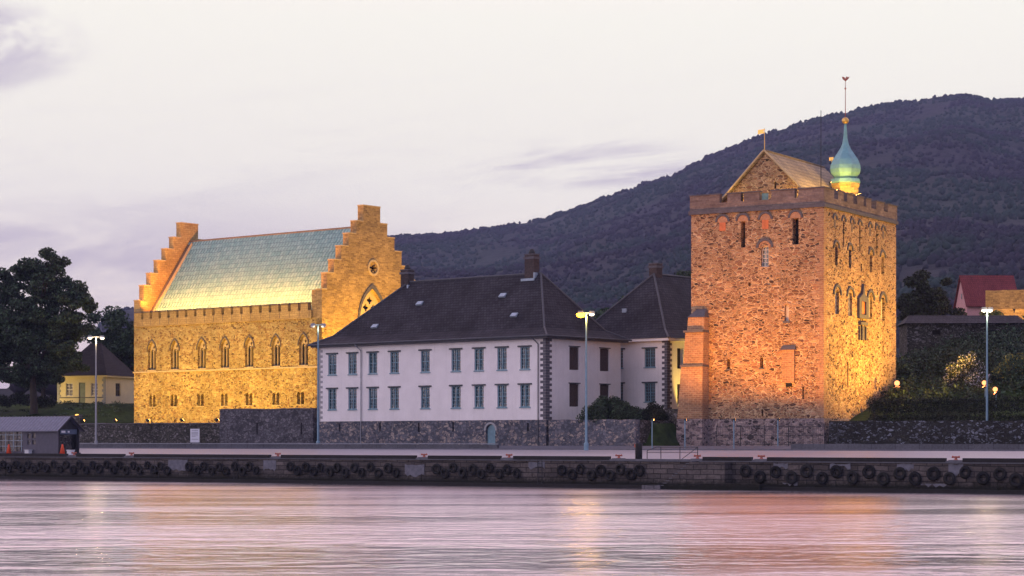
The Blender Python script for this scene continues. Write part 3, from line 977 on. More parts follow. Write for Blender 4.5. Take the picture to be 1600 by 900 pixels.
# ------------------------------------------------------------------ low concrete barrier along the pavement
for (a0, a1, d, h, lab) in ((-135, -66.8, 28.0, .42, 'low grey concrete barrier below the hall and left of the white house'), (-33.5, 60, 28.0, .55, 'low grey concrete barrier in front of the tower and garden wall')):
    e = empty('concrete_barrier', Q(a0, d, 3.2), -TQ, lab, 'barrier')
    b = MB()
    n = int((a1 - a0) / 2.4)
    for i in range(n): b.box(i * 2.4, i * 2.4 + 2.385, 0, .35, -.2, h + .012 * ((i * 7) % 3))
    b.build('blocks', M['barrier'], e)
    if a0 < -100:
        b = MB(); b.tube((0, .17, .52), (n * 2.4, .17, .52), .05, n=6)
        for i in range(0, n, 2): b.tube((i * 2.4 + .5, .17, h), (i * 2.4 + .5, .17, .52), .03, n=5)
        b.build('rail', M['lead'], e)

# ------------------------------------------------------------------ stone walls along the terrace
def wall_thing(name, p0, p1, z0, z1, thick, mat, label, cat='wall', cap=None):
    p0, p1 = Vector(p0), Vector(p1)
    d = p1 - p0; L = math.hypot(d.x, d.y)
    e = empty(name, (p0.x, p0.y, z0), math.atan2(d.y, d.x), label, cat)
    b = MB()
    n = max(2, int(L / 1.1))
    tops = [z1 - z0 + random.uniform(-.05, .05) for _ in range(n + 1)]
    for i in range(n):
        x0, x1 = L * i / n, L * (i + 1) / n
        b.hexa([(x0, 0, 0), (x1, 0, 0), (x1, thick, 0), (x0, thick, 0)], [(x0, 0, tops[i]), (x1, 0, tops[i + 1]), (x1, thick, tops[i + 1]), (x0, thick, tops[i])])
    b.build('masonry', mat, e)
    if cap:
        b = MB()
        for i in range(n):
            x0, x1 = L * i / n, L * (i + 1) / n
            b.hexa([(x0, -.08, tops[i] + .003), (x1 - .01, -.08, tops[i + 1] + .003), (x1 - .01, thick + .05, tops[i + 1] + .003), (x0, thick + .05, tops[i] + .003)],
                   [(x0, -.08, tops[i] + .14), (x1 - .01, -.08, tops[i + 1] + .14), (x1 - .01, thick + .05, tops[i + 1] + .14), (x0, thick + .05, tops[i] + .14)])
        b.build('capstones', cap, e)
    return e
wall_thing('retaining_wall', Q(-190, 36.2), Q(-114.05, 36.2), 3.2, 6.1, .7, M['moss_wall'], 'low mossy grey retaining wall under the grass bank, left of the taller wall', 'wall', M['grey_wall'])
tall_wall = wall_thing('bastion_wall', Q(-114.0, 35.9), Q(-99.6, 36.1), 3.2, 7.75, .9, M['bastion_stone'], 'taller dark grey stone wall between the grass bank wall and the white house', 'wall', M['grey_trim'])
b = MB()
for x in (5.8, 12.6): b.box(x, x + .22, -.02, .12, 1.6, 3.0)
b.build('loophole', M['dark'], tall_wall)  # black strips on the face paint the dark inside the slits
wall_thing('terrace_wall', (3.9, 221.78, 0), (12.7, 214.3, 0), 3.2, 6.25, .7, M['plinth'], 'grey rubble terrace wall below the round bush, right of the white house', 'wall')
wall_thing('terrace_wall', (12.72, 214.4, 0), (18.2, 222.5, 0), 3.2, 6.2, .7, M['moss_wall'], 'mossy wall turning back from the terrace corner to the tower buttress', 'wall')
wall_thing('ivy_wall', (10.5, 226.0, 0), (17.8, 219.9, 0), 3.2, 7.4, .7, M['moss_wall'], 'dark ivy grown wall behind the bush, left of the tower buttress', 'wall')
wall_thing('garden_wall', (32.2, 211.7, 0), (62, 193.5, 0), 3.2, 6.05, .6, M['garden_wall'], 'dark garden wall of mixed stones below the hedge, right of the tower', 'wall')

# ------------------------------------------------------------------ Hall with stepped gables
TH = R(38.8)
hall = empty('stone_hall', (-23.90, 262, 6.2), -TH, 'floodlit golden stone hall with stepped gables and green copper roof', 'hall')
L, W = 35.5, 18.5
wx = [-31.85, -27.29, -22.04, -17.62, -13.04, -8.17, -3.23]
lx = [-31.76, -27.47, -22.27, -17.71, -13.09, -8.17, -3.76]
holes = [arch_point(x - .78, x + .78, 7.42, 11.25) for x in wx]
for x in lx:
    holes += [arch_round(x - .62, x - .10, 2.45, 4.05), arch_round(x + .10, x + .62, 2.45, 4.05)]
holes += [rect(-32.0, -31.75, 0.2, 1.05), rect(-27.4, -27.15, 0.2, .7)]
b = MB()
b.plate(rect(-L, 0, -1.5, 13.3), holes, (0, 0, 0), *FX, (0, 1.0, 0))
b.box(-L, -L + 1, 1.003, W - 1.003, -1.5, 13.3)
b.box(-1, 0, 1.003, W - 1.003, -1.5, 0.0)
b.box(-L, 0, W - 1, W, -1.5, 13.3)
b.build('wall', M['hall_stone'], hall)
b = MB(); b.box(-L + 1.2, -1.2, .99, 1.0, -1, 13); b.build('dark_backing', M['dark'], hall)  # black sheet behind the openings, painted darkness of the room
# string course
b = MB(); b.box(-L - .08, .02, -.14, -.003, 7.05, 7.25); b.build('string_course', M['hall_trim'], hall)
# upper pointed windows
pw = None
for x in wx:
    if pw is None:
        pw = empty('pointed_window', (0, 0, 0)); pw.parent = hall
        b = MB()
        out = arch_point(-.775, .775, 7.425, 11.245)
        b.plate(out, [arch_point(-.62, -.07, 7.5, 10.25, k=1.0), arch_point(.07, .62, 7.5, 10.25, k=1.0), [(0, 10.2), (.2, 10.52), (0, 10.85), (-.2, 10.52)]], (0, .38, 0), *FX, (0, .18, 0))
        b.build('tracery', M['hall_trim'], pw)
        b = MB(); b.tube((0, .30, 7.5), (0, .30, 9.9), .055, n=8); b.box(-.1, .1, .24, .37, 9.85, 10.0); b.box(-.1, .1, .24, .37, 7.45, 7.58); b.build('column', M['hall_trim'], pw)
        b = MB(); b.plate(arch_point(-.77, .77, 7.43, 11.24), [], (0, .72, 0), *FX, (0, .04, 0)); b.build('pane', M['dark'], pw)  # painted near black for the unlit inside, stays dark under the floods
        b = MB(); b.plate(arc_band(arch_point(-.78, .78, 7.42, 11.25), 1.12, 1.26), [], (0, -.13, 0), *FX, (0, .126, 0)); b.build('hood_mould', M['moulding'], pw)
        b = MB(); b.box(-.86, .86, -.10, -.003, 7.27, 7.41); b.build('sill', M['hall_trim'], pw)
        e = pw
    else:
        e = copy_tree(pw, hall)
    e.location = (x, 0, 0)
pw = None
for i, x in enumerate(lx):
    if pw is None:
        pw = empty('twin_window', (0, 0, 0)); pw.parent = hall
        b = MB(); b.box(-.64, .64, .60, .65, 2.4, 4.1); b.build('pane', M['dark'], pw)  # black sheet for the darkness behind both lights
        b = MB(); b.box(-.74, .74, -.05, -.003, 2.33, 2.44); b.build('sill', M['hall_trim'], pw)
        e = pw
    else:
        e = copy_tree(pw, hall)
    e.location = (x, 0, 0)
# battlement of flat merlons
b = MB(); b.box(-L + .35, -1.65, -.22, .8, 13.303, 14.35)
n = 19
for i in range(n):
    x0 = -L + .42 + i * (L - 2.2) / n
    b.box(x0, x0 + (L - 2.2) / n - .48, -.22, .42, 14.353, 15.2)
b.m = 1
for i in range(n + 1):                                 # narrow joints below the gaps
    x0 = -L + .42 + i * (L - 2.2) / n - .27
    b.box(x0, x0 + .06, -.235, -.218, 13.5, 14.36)
b.build('battlement', [M['hall_ashlar'], M['moulding']], hall)
b = MB()
for i in range(n):
    x0 = -L + .36 + i * (L - 2.2) / n
    b.box(x0, x0 + (L - 2.2) / n - .36, -.32, .50, 15.203, 15.36)
b.build('merlon_caps', M['moulding'], hall)
# gables
SW = [(9.25, 16.9), (8.35, 19.0), (7.10, 20.75), (5.75, 22.6), (4.35, 24.3), (2.95, 26.0), (1.60, 28.1)]
def stepped(half, z0, extra=0.0):
    c = W / 2
    left = []
    prev = z0
    pts = [(c - half[0][0], z0)]
    for k, (h, z) in enumerate(half):
        pts.append((c - h, pts[-1][1])) if k else None
        pts.append((c - h, z))
    return pts + [(2 * c - p[0], p[1]) for p in reversed(pts)]
def gable_caps(b, x0):
    b.m = 1
    for k, (h, z) in enumerate(SW):
        nx = SW[k + 1][0] if k + 1 < len(SW) else -h
        for s in (-1, 1):
            y0, y1 = W / 2 + s * (h + .06), W / 2 + s * max(nx + .02, 0)
            b.box(x0, x0 + 1.12, min(y0, y1), max(y0, y1), z + .003, z + .13)
flower = []
for i in range(48):
    a = 2 * math.pi * i / 48
    r = .50 + .20 * math.cos(6 * a)
    flower.append((9.49 + r * math.cos(a), 20.2 + r * math.sin(a)))
big = arch_point(7.0, 11.6, 6.0, 17.4, n=10)
b = MB()
b.plate(stepped(SW, 0.0), [flower, big, rect(13.5, 13.75, 15.4, 16.3)], (-.002, 0, 0), *SX, (-1.0, 0, 0))
b.box(-1.75, -1.004, -.02, 1.4, 13.3, 16.9)
gable_caps(b, -1.06)
b.build('south_gable', [M['hall_gable'], M['hall_trim']], hall)
b = MB(); b.plate(stepped(SW, 13.303), [], (-L + 1.0, 0, 0), *SX, (-.98, 0, 0)); b.box(-L + 1.003, -L + 1.35, -.02, 1.3, 13.303, 16.9); gable_caps(b, -L - .05); b.build('north_gable', [M['hall_ashlar'], M['hall_trim']], hall)
# rosette ring and big window filling
b = MB()
b.plate([(9.49 + 1.05 * math.cos(a * R(10)), 20.2 + 1.05 * math.sin(a * R(10))) for a in range(36)], [[(9.49 + .78 * math.cos(a * R(10)), 20.2 + .78 * math.sin(a * R(10))) for a in range(36)]], (.0, 0, 0), *SX, (.10, 0, 0))
ros = b.build('rosette_ring', M['hall_trim'], hall)
b = MB(); b.box(-.7, -.6, 8.3, 10.6, 19.1, 21.3); b.build('rosette_pane', M['dark'], hall)  # black slab, painted darkness behind the rosette
gw = empty('gable_window', (0, 0, 0)); gw.parent = hall
b = MB()
quat = lambda cy_, cz, r: [(cy_ + r * math.cos(a * R(15)) * (1 + .3 * math.cos(4 * a * R(15))), cz + r * math.sin(a * R(15)) * (1 + .3 * math.cos(4 * a * R(15)))) for a in range(24)]
b.plate(arch_point(7.005, 11.595, 6.0, 17.395, n=10), [quat(9.3, 16.0, .42), quat(8.55, 15.05, .42), quat(10.05, 15.05, .42), quat(9.3, 14.1, .42), arch_point(7.5, 8.9, 6.5, 13.4), arch_point(9.7, 11.1, 6.5, 13.4)], (-.45, 0, 0), *SX, (-.2, 0, 0))
b.build('tracery', M['hall_trim'], gw)
b = MB(); b.box(-.9, -.8, 6.9, 11.7, 5.9, 17.6); b.build('pane', M['dark'], gw)  # near-black sheet, the dark inside painted behind the tracery
b = MB(); b.plate(arc_band(big, 1.03, 1.17), [], (.0, 0, 0), *SX, (.12, 0, 0)); b.build('arch_ring', M['grey_trim'], gw)
# copper roof with rolls
EZ, RZ = 14.36, 25.6
b = MB()
b.hexa([(-L + 1.0, 1.25, EZ), (-1.01, 1.25, EZ), (-1.01, W - 1.25, EZ), (-L + 1.0, W - 1.25, EZ)], [(-L + 1.0, W / 2 - .02, RZ), (-1.01, W / 2 - .02, RZ), (-1.01, W / 2 + .02, RZ), (-L + 1.0, W / 2 + .02, RZ)])
rf = b.build('roof', M['patina'], hall)
b = MB()
sl_ = Vector((0, W / 2 - 1.25, RZ - EZ)); nrm = Vector((0, -(RZ - EZ), W / 2 - 1.25)).normalized()
for i in range(60):
    x = -L + 1.3 + i * (L - 2.6) / 59
    p, q = Vector((x, 1.25, EZ)) + nrm * .02, Vector((x, W / 2, RZ)) + nrm * .02
    b.tube(p, q, .05, n=5)
b.build('roof_rolls', M['patina'], rf)
b = MB(); b.tube((-L + 1, W / 2, RZ + .03), (-1.01, W / 2, RZ + .03), .13, n=8); b.build('ridge_cap', M['moulding'], rf)
# stair up the inner verge of the north gable
b = MB()
for i in range(44):
    t = (i + .5) / 44
    p = Vector((-L + 1.02, 1.3, EZ)) + sl_ * t * .95
    b.box(p.x, p.x + .75, p.y - .10, p.y + .06, p.z - .3, p.z + .22)
b.build('verge_steps', M['moulding'], rf)
b = MB()
p, q = Vector((-L + 1.9, 1.3, EZ)) + nrm * .1, Vector((-L + 1.9, 1.3, EZ)) + sl_ * .95 + nrm * .1
b.hexa([p + Vector((-.12, 0, -.1)), p + Vector((.12, 0, -.1)), q + Vector((.12, 0, -.1)), q + Vector((-.12, 0, -.1))], [p + Vector((-.12, 0, .3)), p + Vector((.12, 0, .3)), q + Vector((.12, 0, .3)), q + Vector((-.12, 0, .3))])
b.build('verge_kerb', M['hall_trim'], rf)
# light strips behind the battlement washing the roof
for i in range(6):
    x = -L + 4.6 + i * (L - 9.6) / 5
    al = bpy.data.lights.new('lamp', 'AREA')
    al.shape = 'RECTANGLE'; al.size = 4.4; al.size_y = .2; al.energy = 1350; al.color = (1.0, .37, .06)
    ao = bpy.data.objects.new('roof_lamp', al); col.objects.link(ao); ao.parent = hall
    ao.location = (x, -.35, 16.3)
    ao.rotation_euler = Vector((0, 1.0, .95)).to_track_quat('-Z', 'Y').to_euler()

# ------------------------------------------------------------------ White house with the hipped slate roof
TW = R(40.4)
wh = empty('white_house', (3.61, 222, 3.4), -TW, 'long white two storey house with dark hipped slate roof on a grey stone base', 'house')
WL, WD, PZ, EH = 34.6, 13.1, 2.9, 11.55
ux = [-32.24, -28.94, -25.65, -22.24, -17.49, -12.86, -9.48, -6.16, -2.9]
b = MB()
hl = []
for x in ux: hl += [rect(x - .68, x + .68, 8.35, 10.72), rect(x - .68, x + .68, 4.24, 6.72)]
b.plate(rect(-WL, 0, PZ, EH), hl, (0, 0, 0), *FX, (0, .4, 0))
sy = [4.85, 10.2]
hs = []
for y in sy: hs += [rect(y - .85, y + .85, 8.32, 10.8), rect(y - .85, y + .85, 4.35, 6.85)]
b.plate(rect(.403, WD, PZ, EH), hs, (0, 0, 0), *SX, (-.4, 0, 0))
b.box(-WL, -WL + .4, .403, WD, PZ, EH); b.box(-WL + .403, -.403, WD - .4, WD, PZ, EH)
b.build('wall', M['render_white'], wh)
b = MB()
sl5 = [(-30.97, 1.72, 2.68), (-24.46, 1.76, 2.69), (-18.42, 1.61, 2.66), (-13.25, 1.67, 2.7), (-2.44, 1.7, 2.57)]
b.plate(rect(-WL - .05, .05, -.4, PZ - .003), [rect(x - .13, x + .13, z0, z1) for x, z0, z1 in sl5] + [arch_round(-8.42, -7.06, .02, 2.45)], (0, -.07, 0), *FX, (0, .6, 0))
b.box(-.55, .05, .533, WD, -.4, PZ - .003); b.box(-WL - .05, -WL + .5, .533, WD, -.4, PZ - .003)
b.build('stone_base', M['plinth'], wh)
b = MB(); b.box(-WL + .5, -.6, .535, .56, -.3, PZ); b.box(-WL + .42, -.42, .7, .72, PZ + .1, EH - .1); b.box(-.74, -.72, .75, WD - .42, PZ + .1, EH - .1); b.build('dark_backing', M['dark'], wh)  # black sheets painting the dark rooms behind the openings
# door in the base
de = empty('door', (0, 0, 0)); de.parent = wh
b = MB(); b.plate(arch_round(-8.40, -7.08, .03, 2.43), [], (0, .18, 0), *FX, (0, .08, 0))
for i in range(5): b.box(-8.3 + i * .26, -8.29 + i * .26, .165, .178, .1, 1.7)
b.build('leaf', M['teal_wood'], de)
b = MB(); b.plate(arc_band(arch_round(-8.42, -7.06, .02, 2.45), 1.04, 1.36), [], (0, -.13, 0), *FX, (0, .056, 0)); b.build('arch_stones', M['pale_quoin'], de)
b = MB(); b.box(-7.3, -7.24, .12, .16, 1.0, 1.15); b.build('handle', M['iron'], de)
# windows
def sash(parent, w_, h_, name='window', mats=('teal_wood', 'glass'), nx=4, nz=6, lint=True):
    e = empty(name, (0, 0, 0)); e.parent = parent
    b = MB()
    b.plate(rect(-w_ / 2, w_ / 2, 0, h_), [rect(-w_ / 2 + .10, -.055, .10, h_ - .10), rect(.055, w_ / 2 - .10, .10, h_ - .10)], (0, .12, 0), *FX, (0, .10, 0))
    for i in range(1, nx):
        x = -w_ / 2 + .1 + (w_ - .2) * i / nx
        if abs(x) > .08: b.box(x - .02, x + .02, .15, .19, .1, h_ - .1)
    for k in range(1, nz):
        z = h_ * k / nz
        r = .04 if k == nz // 2 else .02
        b.box(-w_ / 2 + .1, w_ / 2 - .1, .14, .192, z - r, z + r)
    b.build('frame', M[mats[0]], e)
    b = MB(); b.box(-w_ / 2 + .05, w_ / 2 - .05, .24, .26, .05, h_ - .05); b.build('pane', M[mats[1]], e)
    if lint:
        b = MB(); b.box(-w_ / 2 - .28, w_ / 2 + .28, -.14, -.003, h_ + .0, h_ + .16); b.build('lintel', M['lintel'], e)
        b = MB(); b.box(-w_ / 2 - .08, w_ / 2 + .08, -.10, .10, -.11, -.003); b.build('sill', M['teal_wood'], e)
    return e
w0 = None
for x in ux:
    for z, h in ((8.35, 2.37), (4.24, 2.48)):
        if w0 is None:
            w0 = sash(wh, 1.36, 2.40); e = w0
        else:
            e = copy_tree(w0, wh)
        e.location = (x, 0, z + (h - 2.40) / 2)
        # each old pane sits a little differently and mirrors another bit of sky
        for ch in e.children:
            if ch.name.startswith('pane'):
                ch.rotation_euler = (R(random.uniform(-1.2, 2.0)), 0, R(random.uniform(-1.5, 1.5)))
for y in sy:
    for z in (8.32, 4.35):
        e = empty('boarded_window', (0, 0, 0), 0); e.parent = wh
        b = MB()
        for i in range(6): b.box(-.23, -.16 - .01 * (i % 2), y - .84 + i * .28, y - .84 + i * .28 + .272, z + .03, z + 2.45)
        b.build('boards', M['brown_board'], e)
        b = MB(); b.box(.0, .06, y - 1.0, y + 1.0, z + 2.5, z + 2.6); b.build('lintel', M['lintel'], e)
# quoins
b = MB()
for i in range(29):
    z = PZ + .02 + i * .298
    l1, l2 = (.75, .35) if i % 2 else (.38, .72)
    b.box(-l1, .03, -.035, -.003, z, z + .285); b.box(.003, .035, -.035, l2 + .25, z, z + .285)
b.build('corner_quoins', M['quoin'], wh)
b = MB()
for i in range(29):
    z = PZ + .02 + i * .298
    l1 = .75 if i % 2 else .38
    b.box(-WL - .03, -WL + l1, -.035, -.003, z, z + .285)
b.build('corner_quoins', M['pale_quoin'], wh)
# roof with a bell-cast eave
def hip_roof(parent, L_, D_, z0, z1, ov, inr, inl, mat, flare=1.2, zf=1.0, trim='lead_dark', name='roof'):
    """Hipped roof over x -L_..0, y 0..D_; ridge along x, inset inr at the right and inl at the left."""
    a = [(-L_ - ov, -ov, z0), (ov, -ov, z0), (ov, D_ + ov, z0), (-L_ - ov, D_ + ov, z0)]
    m_ = [(-L_ + flare, flare, z0 + zf), (-flare, flare, z0 + zf), (-flare, D_ - flare, z0 + zf), (-L_ + flare, D_ - flare, z0 + zf)]
    r0, r1 = (-L_ + inl, D_ / 2, z1), (-inr, D_ / 2, z1)
    b = MB()
    for i in range(4):
        j = (i + 1) % 4
        b.poly([a[i], a[j], m_[j], m_[i]])
    b.poly([m_[0], m_[1], r1, r0]); b.poly([m_[2], m_[3], r0, r1]); b.poly([m_[1], m_[2], r1]); b.poly([m_[3], m_[0], r0])
    b.poly([a[3], a[2], a[1], a[0]])
    rf = b.build(name, mat, parent, fix=False)
    b = MB()
    for s, e_ in ((a[0], m_[0]), (m_[0], r0), (a[1], m_[1]), (m_[1], r1), (a[2], m_[2]), (m_[2], r1), (a[3], m_[3]), (m_[3], r0)):
        b.tube(Vector(s) + Vector((0, 0, .03)), Vector(e_) + Vector((0, 0, .03)), .11, n=6)
    b.tube(Vector(r0) + Vector((0, 0, .04)), Vector(r1) + Vector((0, 0, .04)), .12, n=6)
    b.build('hip_cap', M[trim], rf)
    b = MB()
    o2 = ov + .1
    for s, e_ in (((-L_ - o2, -o2), (o2, -o2)), ((o2, -o2), (o2, D_ + o2))):
        b.tube((s[0], s[1], z0 - .02), (e_[0], e_[1], z0 - .02), .10, n=8)
    b.build('gutter', M['lead_dark'], rf)
    b = MB(); b.box(-L_ - ov + .12, ov - .12, -ov + .12, D_ + ov - .12, z0 - .28, z0 - .006); b.build('eaves', M['lead_dark'], rf)
    return rf
wr = hip_roof(wh, WL, WD, 11.85, 19.2, .75, 6.1, 8.5, M['slate'])
def chimney(parent, x, y, z0, z1, w_, d_, pot=True):
    e = empty('chimney', (0, 0, 0)); e.parent = parent
    b = MB(); b.box(x - w_ / 2, x + w_ / 2, y - d_ / 2, y + d_ / 2, z0, z1); b.build('stack', M['chimney'], e)
    b = MB(); b.box(x - w_ / 2 - .10, x + w_ / 2 + .10, y - d_ / 2 - .10, y + d_ / 2 + .10, z1 - .45, z1 - .2); b.box(x - w_ / 2 - .06, x + w_ / 2 + .06, y - d_ / 2 - .06, y + d_ / 2 + .06, z1 + .003, z1 + .12); b.build('cap', M['grey_trim'], e)
    if pot:
        b = MB(); b.lathe([(.34, z1 + .12), (.36, z1 + .3), (.22, z1 + .62), (.05, z1 + .7)], 10, x, y); b.build('pot', M['iron'], e)
    return e
def flash(parent, x, y, z, w_):
    b = MB()
    b.box(x - w_ / 2 - .35, x + w_ / 2 + .25, y - .75, y - .62, z - .15, z + .12)
    b.box(x + w_ / 2 + .06, x + w_ / 2 + .26, y - .62, y + .1, z + .1, z + .75)
    b.build('flashing', M['zinc_sheet'], parent)
ch1 = chimney(wh, -7.4, WD / 2, 18.4, 21.3, 1.3, 1.0)
flash(ch1, -7.4, WD / 2, 18.55, 1.3)
ch2 = chimney(wh, -WL + 8.0, WD / 2 + .2, 18.0, 20.6, 1.2, 1.0)
flash(ch2, -WL + 8.0, WD / 2, 18.1, 1.2)
# roof hatches
def on_front(x, t):
    """Point on the main front slope: t 0 at the flare, 1 at the ridge."""
    return Vector((x, 1.2 + (WD / 2 - 1.2) * t, 12.85 + (19.2 - 12.85) * t))
up_ = Vector((0, WD / 2 - 1.2, 19.2 - 12.85)).normalized(); nr = Vector((0, -(19.2 - 12.85), WD / 2 - 1.2)).normalized()
for x, t in ((-27.3, .16), (-22.2, .56), (-9.9, .62), (-6.5, .24)):
    c = on_front(x, t)
    b = MB()
    ex = Vector((.42, 0, 0)); ey = up_ * .3
    b.hexa([c - ex - ey, c + ex - ey, c + ex + ey, c - ex + ey], [c - ex - ey + nr * .22, c + ex - ey + nr * .22, c + ex + ey + nr * .12, c - ex + ey + nr * .12])
    b.build('roof_hatch', M['zinc_sheet'], wr)
# drain pipes
for x in (-27.42, -.95):
    b = MB()
    b.tube((x - .5, -.8, 11.8), (x, -.16, 11.0), .06, n=6); b.tube((x, -.16, 11.0), (x, -.16, 3.0), .06, n=6); b.tube((x, -.16, 3.0), (x, -.20, .2), .06, n=6)
    b.build('drain_pipe', M['lead'] if x < -5 else M['lead_dark'], wh)

# ------------------------------------------------------------------ Annex behind
TA = R(40.4)
an = empty('white_annex', (17.2, 231, 5.5), -TA, 'smaller white house with a steep slate hip roof behind, left of the tower', 'house')
AL, AD, AE = 14.0, 22.0, 9.65
b = MB()
hl = []
for x in (-2.38, -6.9, -11.2): hl += [rect(x - .75, x + .75, 6.75, 8.85), rect(x - .75, x + .75, 2.9, 5.0)]
b.plate(rect(-AL, 0, -1, AE), hl, (0, 0, 0), *FX, (0, .4, 0))
b.plate(rect(.403, AD, -1, AE), [rect(1.9, 3.0, 6.6, 8.9), rect(1.9, 3.0, 2.6, 4.9), rect(7.5, 8.8, 6.6, 8.9)], (0, 0, 0), *SX, (-.4, 0, 0))
b.box(-AL, -AL + .4, .403, AD, -1, AE); b.box(-AL + .403, -.403, AD - .4, AD, -1, AE)
b.build('wall', M['render_white'], an)
b = MB(); b.box(-AL + .5, -.5, .42, .46, 0, AE); b.box(-.46, -.42, .5, AD - .5, 0, AE); b.build('dark_backing', M['dark'], an)  # black sheets, painted darkness behind the annex windows
for x in (-2.38, -6.9, -11.2):
    for z in (6.75, 2.9):
        e = copy_tree(w0, an); e.location = (x, 0, z); e.scale = (1.1, 1, .875)
b = MB()
for i in range(32):
    z = .2 + i * .298
    l1, l2 = (.7, .32) if i % 2 else (.35, .66)
    b.box(-l1, .03, -.035, -.003, z, z + .285); b.box(.003, .035, -.035, l2 + .2, z, z + .285)
b.build('corner_quoins', M['quoin'], an)
# hip roof, ridge running back
b = MB()
ov, fl, zf, z0, z1 = .7, 1.0, 1.0, AE + .3, 17.8
a_ = [(-AL - ov, -ov, z0), (ov, -ov, z0), (ov, AD + ov, z0), (-AL - ov, AD + ov, z0)]
m_ = [(-AL + fl, fl, z0 + zf), (-fl, fl, z0 + zf), (-fl, AD - fl, z0 + zf), (-AL + fl, AD - fl, z0 + zf)]
r0, r1 = (-AL / 2, 7.0, z1), (-AL / 2, AD - 6, z1)
for i in range(4):
    j = (i + 1) % 4
    b.poly([a_[i], a_[j], m_[j], m_[i]])
b.poly([m_[0], m_[1], r0]); b.poly([m_[1], m_[2], r1, r0]); b.poly([m_[2], m_[3], r1]); b.poly([m_[3], m_[0], r0, r1]); b.poly(a_[::-1])
ro = b.build('roof', M['slate'], an, fix=False)
b = MB()
for s, e_ in ((a_[0], m_[0]), (m_[0], r0), (a_[1], m_[1]), (m_[1], r0), (r0, r1)):
    b.tube(Vector(s) + Vector((0, 0, .03)), Vector(e_) + Vector((0, 0, .03)), .12, n=6)
b.build('hip_cap', M['lead_dark'], ro)
b = MB(); b.box(-AL - ov + .1, ov - .1, -ov + .1, AD + ov - .1, z0 - .3, z0 - .006); b.build('eaves', M['render_white'], ro)
c1_ = chimney(an, -AL / 2 - .2, 7.6, 17.0, 19.0, 1.1, 1.1, False)
b = MB(); b.box(-8.6, -8.0, 3.0, 3.2, 13.2, 13.7); b.build('roof_hatch', M['zinc_sheet'], ro)

# ------------------------------------------------------------------ Tower
TT = R(31.3)
tw_ = empty('stone_tower', (31.71, 212, 3.4), -TT, 'massive floodlit reddish stone tower keep with battlements and an onion dome', 'tower')
TWD, TDP, TC = 14.99, 20.32, 24.45
slitF = [(-9.0, 20.75, 23.45, .24), (-3.1, 20.78, 23.45, .34)]
bigW = arch_round(-6.95, -6.1, 18.65, 20.85)
small = arch_round(-4.32, -3.86, 12.95, 14.7)
loops = [arch_round(-10.86, -10.5, 8.15, 9.22), arch_round(-7.08, -6.7, 8.2, 9.28)]
hf = [rect(x - w_, x + w_, z0, z1) for x, z0, z1, w_ in slitF] + [bigW, small] + loops + [rect(-8.38, -8.12, 16.7, 17.1), rect(-2.35, -2.15, 4.9, 6.2), rect(-6.9, -6.72, 3.2, 3.9)]
ab = []
for y, z0, z1 in ((3.34, 18.75, 20.8), (7.04, 18.75, 20.8), (12.91, 18.7, 20.8), (16.3, 18.7, 20.8)): ab.append(arch_round(y - .36, y + .36, z0, z1))
cb = []
for y in (3.54, 7.09, 12.75, 16.35): cb.append(arch_round(y - .52, y + .52, 13.72, 16.2))
sl_s = [rect(y - .16, y + .16, 20.75, 23.45) for y in (5.28, 9.76, 14.62)]
misc = [rect(10.0, 10.35, 18.6, 19.4), rect(9.55, 9.95, 11.5, 12.6), rect(10.6, 11.0, 11.5, 12.6), rect(16.3, 16.55, 10.4, 11.5), rect(6.3, 6.6, 6.2, 8.9), rect(6.5, 6.7, 2.6, 4.3)]
zc = 2.95
b = MB()
b.plate(rect(-TWD, 0, zc, TC), hf[:-1] if False else [h for h in hf if min(p[1] for p in h) > zc], (0, 0, 0), *FX, (0, .9, 0))
b.plate(rect(.903, TDP, zc, TC), ab + cb + sl_s + [h for h in misc if min(p[1] for p in h) > zc], (0, 0, 0), *SX, (-.9, 0, 0))
b.box(-TWD, -TWD + .9, .903, TDP, zc, TC); b.box(-TWD + .903, -.903, TDP - .9, TDP, zc, TC)
b.build('wall', M['tower_stone'], tw_)
b = MB()
b.box(-TWD - .03, .03, -.03, .9, -.5, zc - .003); b.box(-.9, .03, .903, TDP, -.5, zc - .003); b.box(-TWD, -TWD + .9, .903, TDP, -.5, zc - .003)
b.build('wall_foot_unlit', M['tower_foot_unlit'], tw_)  # same wall, painted in the greyer unlit tone
b = MB(); b.box(-TWD + 1, -1, .91, .95, 3, TC); b.box(-.95, -.91, 1, TDP - 1, 3, TC); b.build('dark_backing', M['dark'], tw_)  # black sheets, painted darkness behind the tower openings
# corner dressings
b = MB()
for i in range(46):
    z = zc + .1 + i * .463
    l1, l2 = (.8, .45) if i % 2 else (.45, .85)
    b.box(-l1, .02, -.025, -.003, z, z + .45); b.box(.003, .025, -.025, l2, z, z + .45)
b.build('corner_quoins', M['tower_brick'], tw_)
# relieving arches and windows on the front
def hood(name, outl, g0, g1, mat, side=False, dp=.10):
    b = MB()
    if side: b.plate(arc_band(outl, g0, g1), [], (.003, 0, 0), *SX, (dp, 0, 0))
    else: b.plate(arc_band(outl, g0, g1), [], (0, -.003 - dp, 0), *FX, (0, dp, 0))
    return b.build(name, mat, tw_)
for x in (-11.34, -9.0, -6.46, -3.1):
    ar_ = arch_round(x - .62, x + .62, 23.0, 24.15)
    hood('arch_hood', ar_, 1.0, 1.34, M['grey_trim'])
    b = MB(); b.plate(arch_round(x - .60, x + .60, 23.5, 24.12), [rect(x - .35, x + .35, 23.501, 23.502)] if False else [], (0, -.035, 0), *FX, (0, .03, 0)); b.build('arch_fill', M['orange_brick'], tw_)
for x, z0, z1 in ((-11.34, 22.6, 23.49), (-6.46, 22.55, 23.49)):
    b = MB(); b.box(x - .36, x + .36, -.03, -.003, z0, z1); b.build('blocked_window', M['red_panel'], tw_)
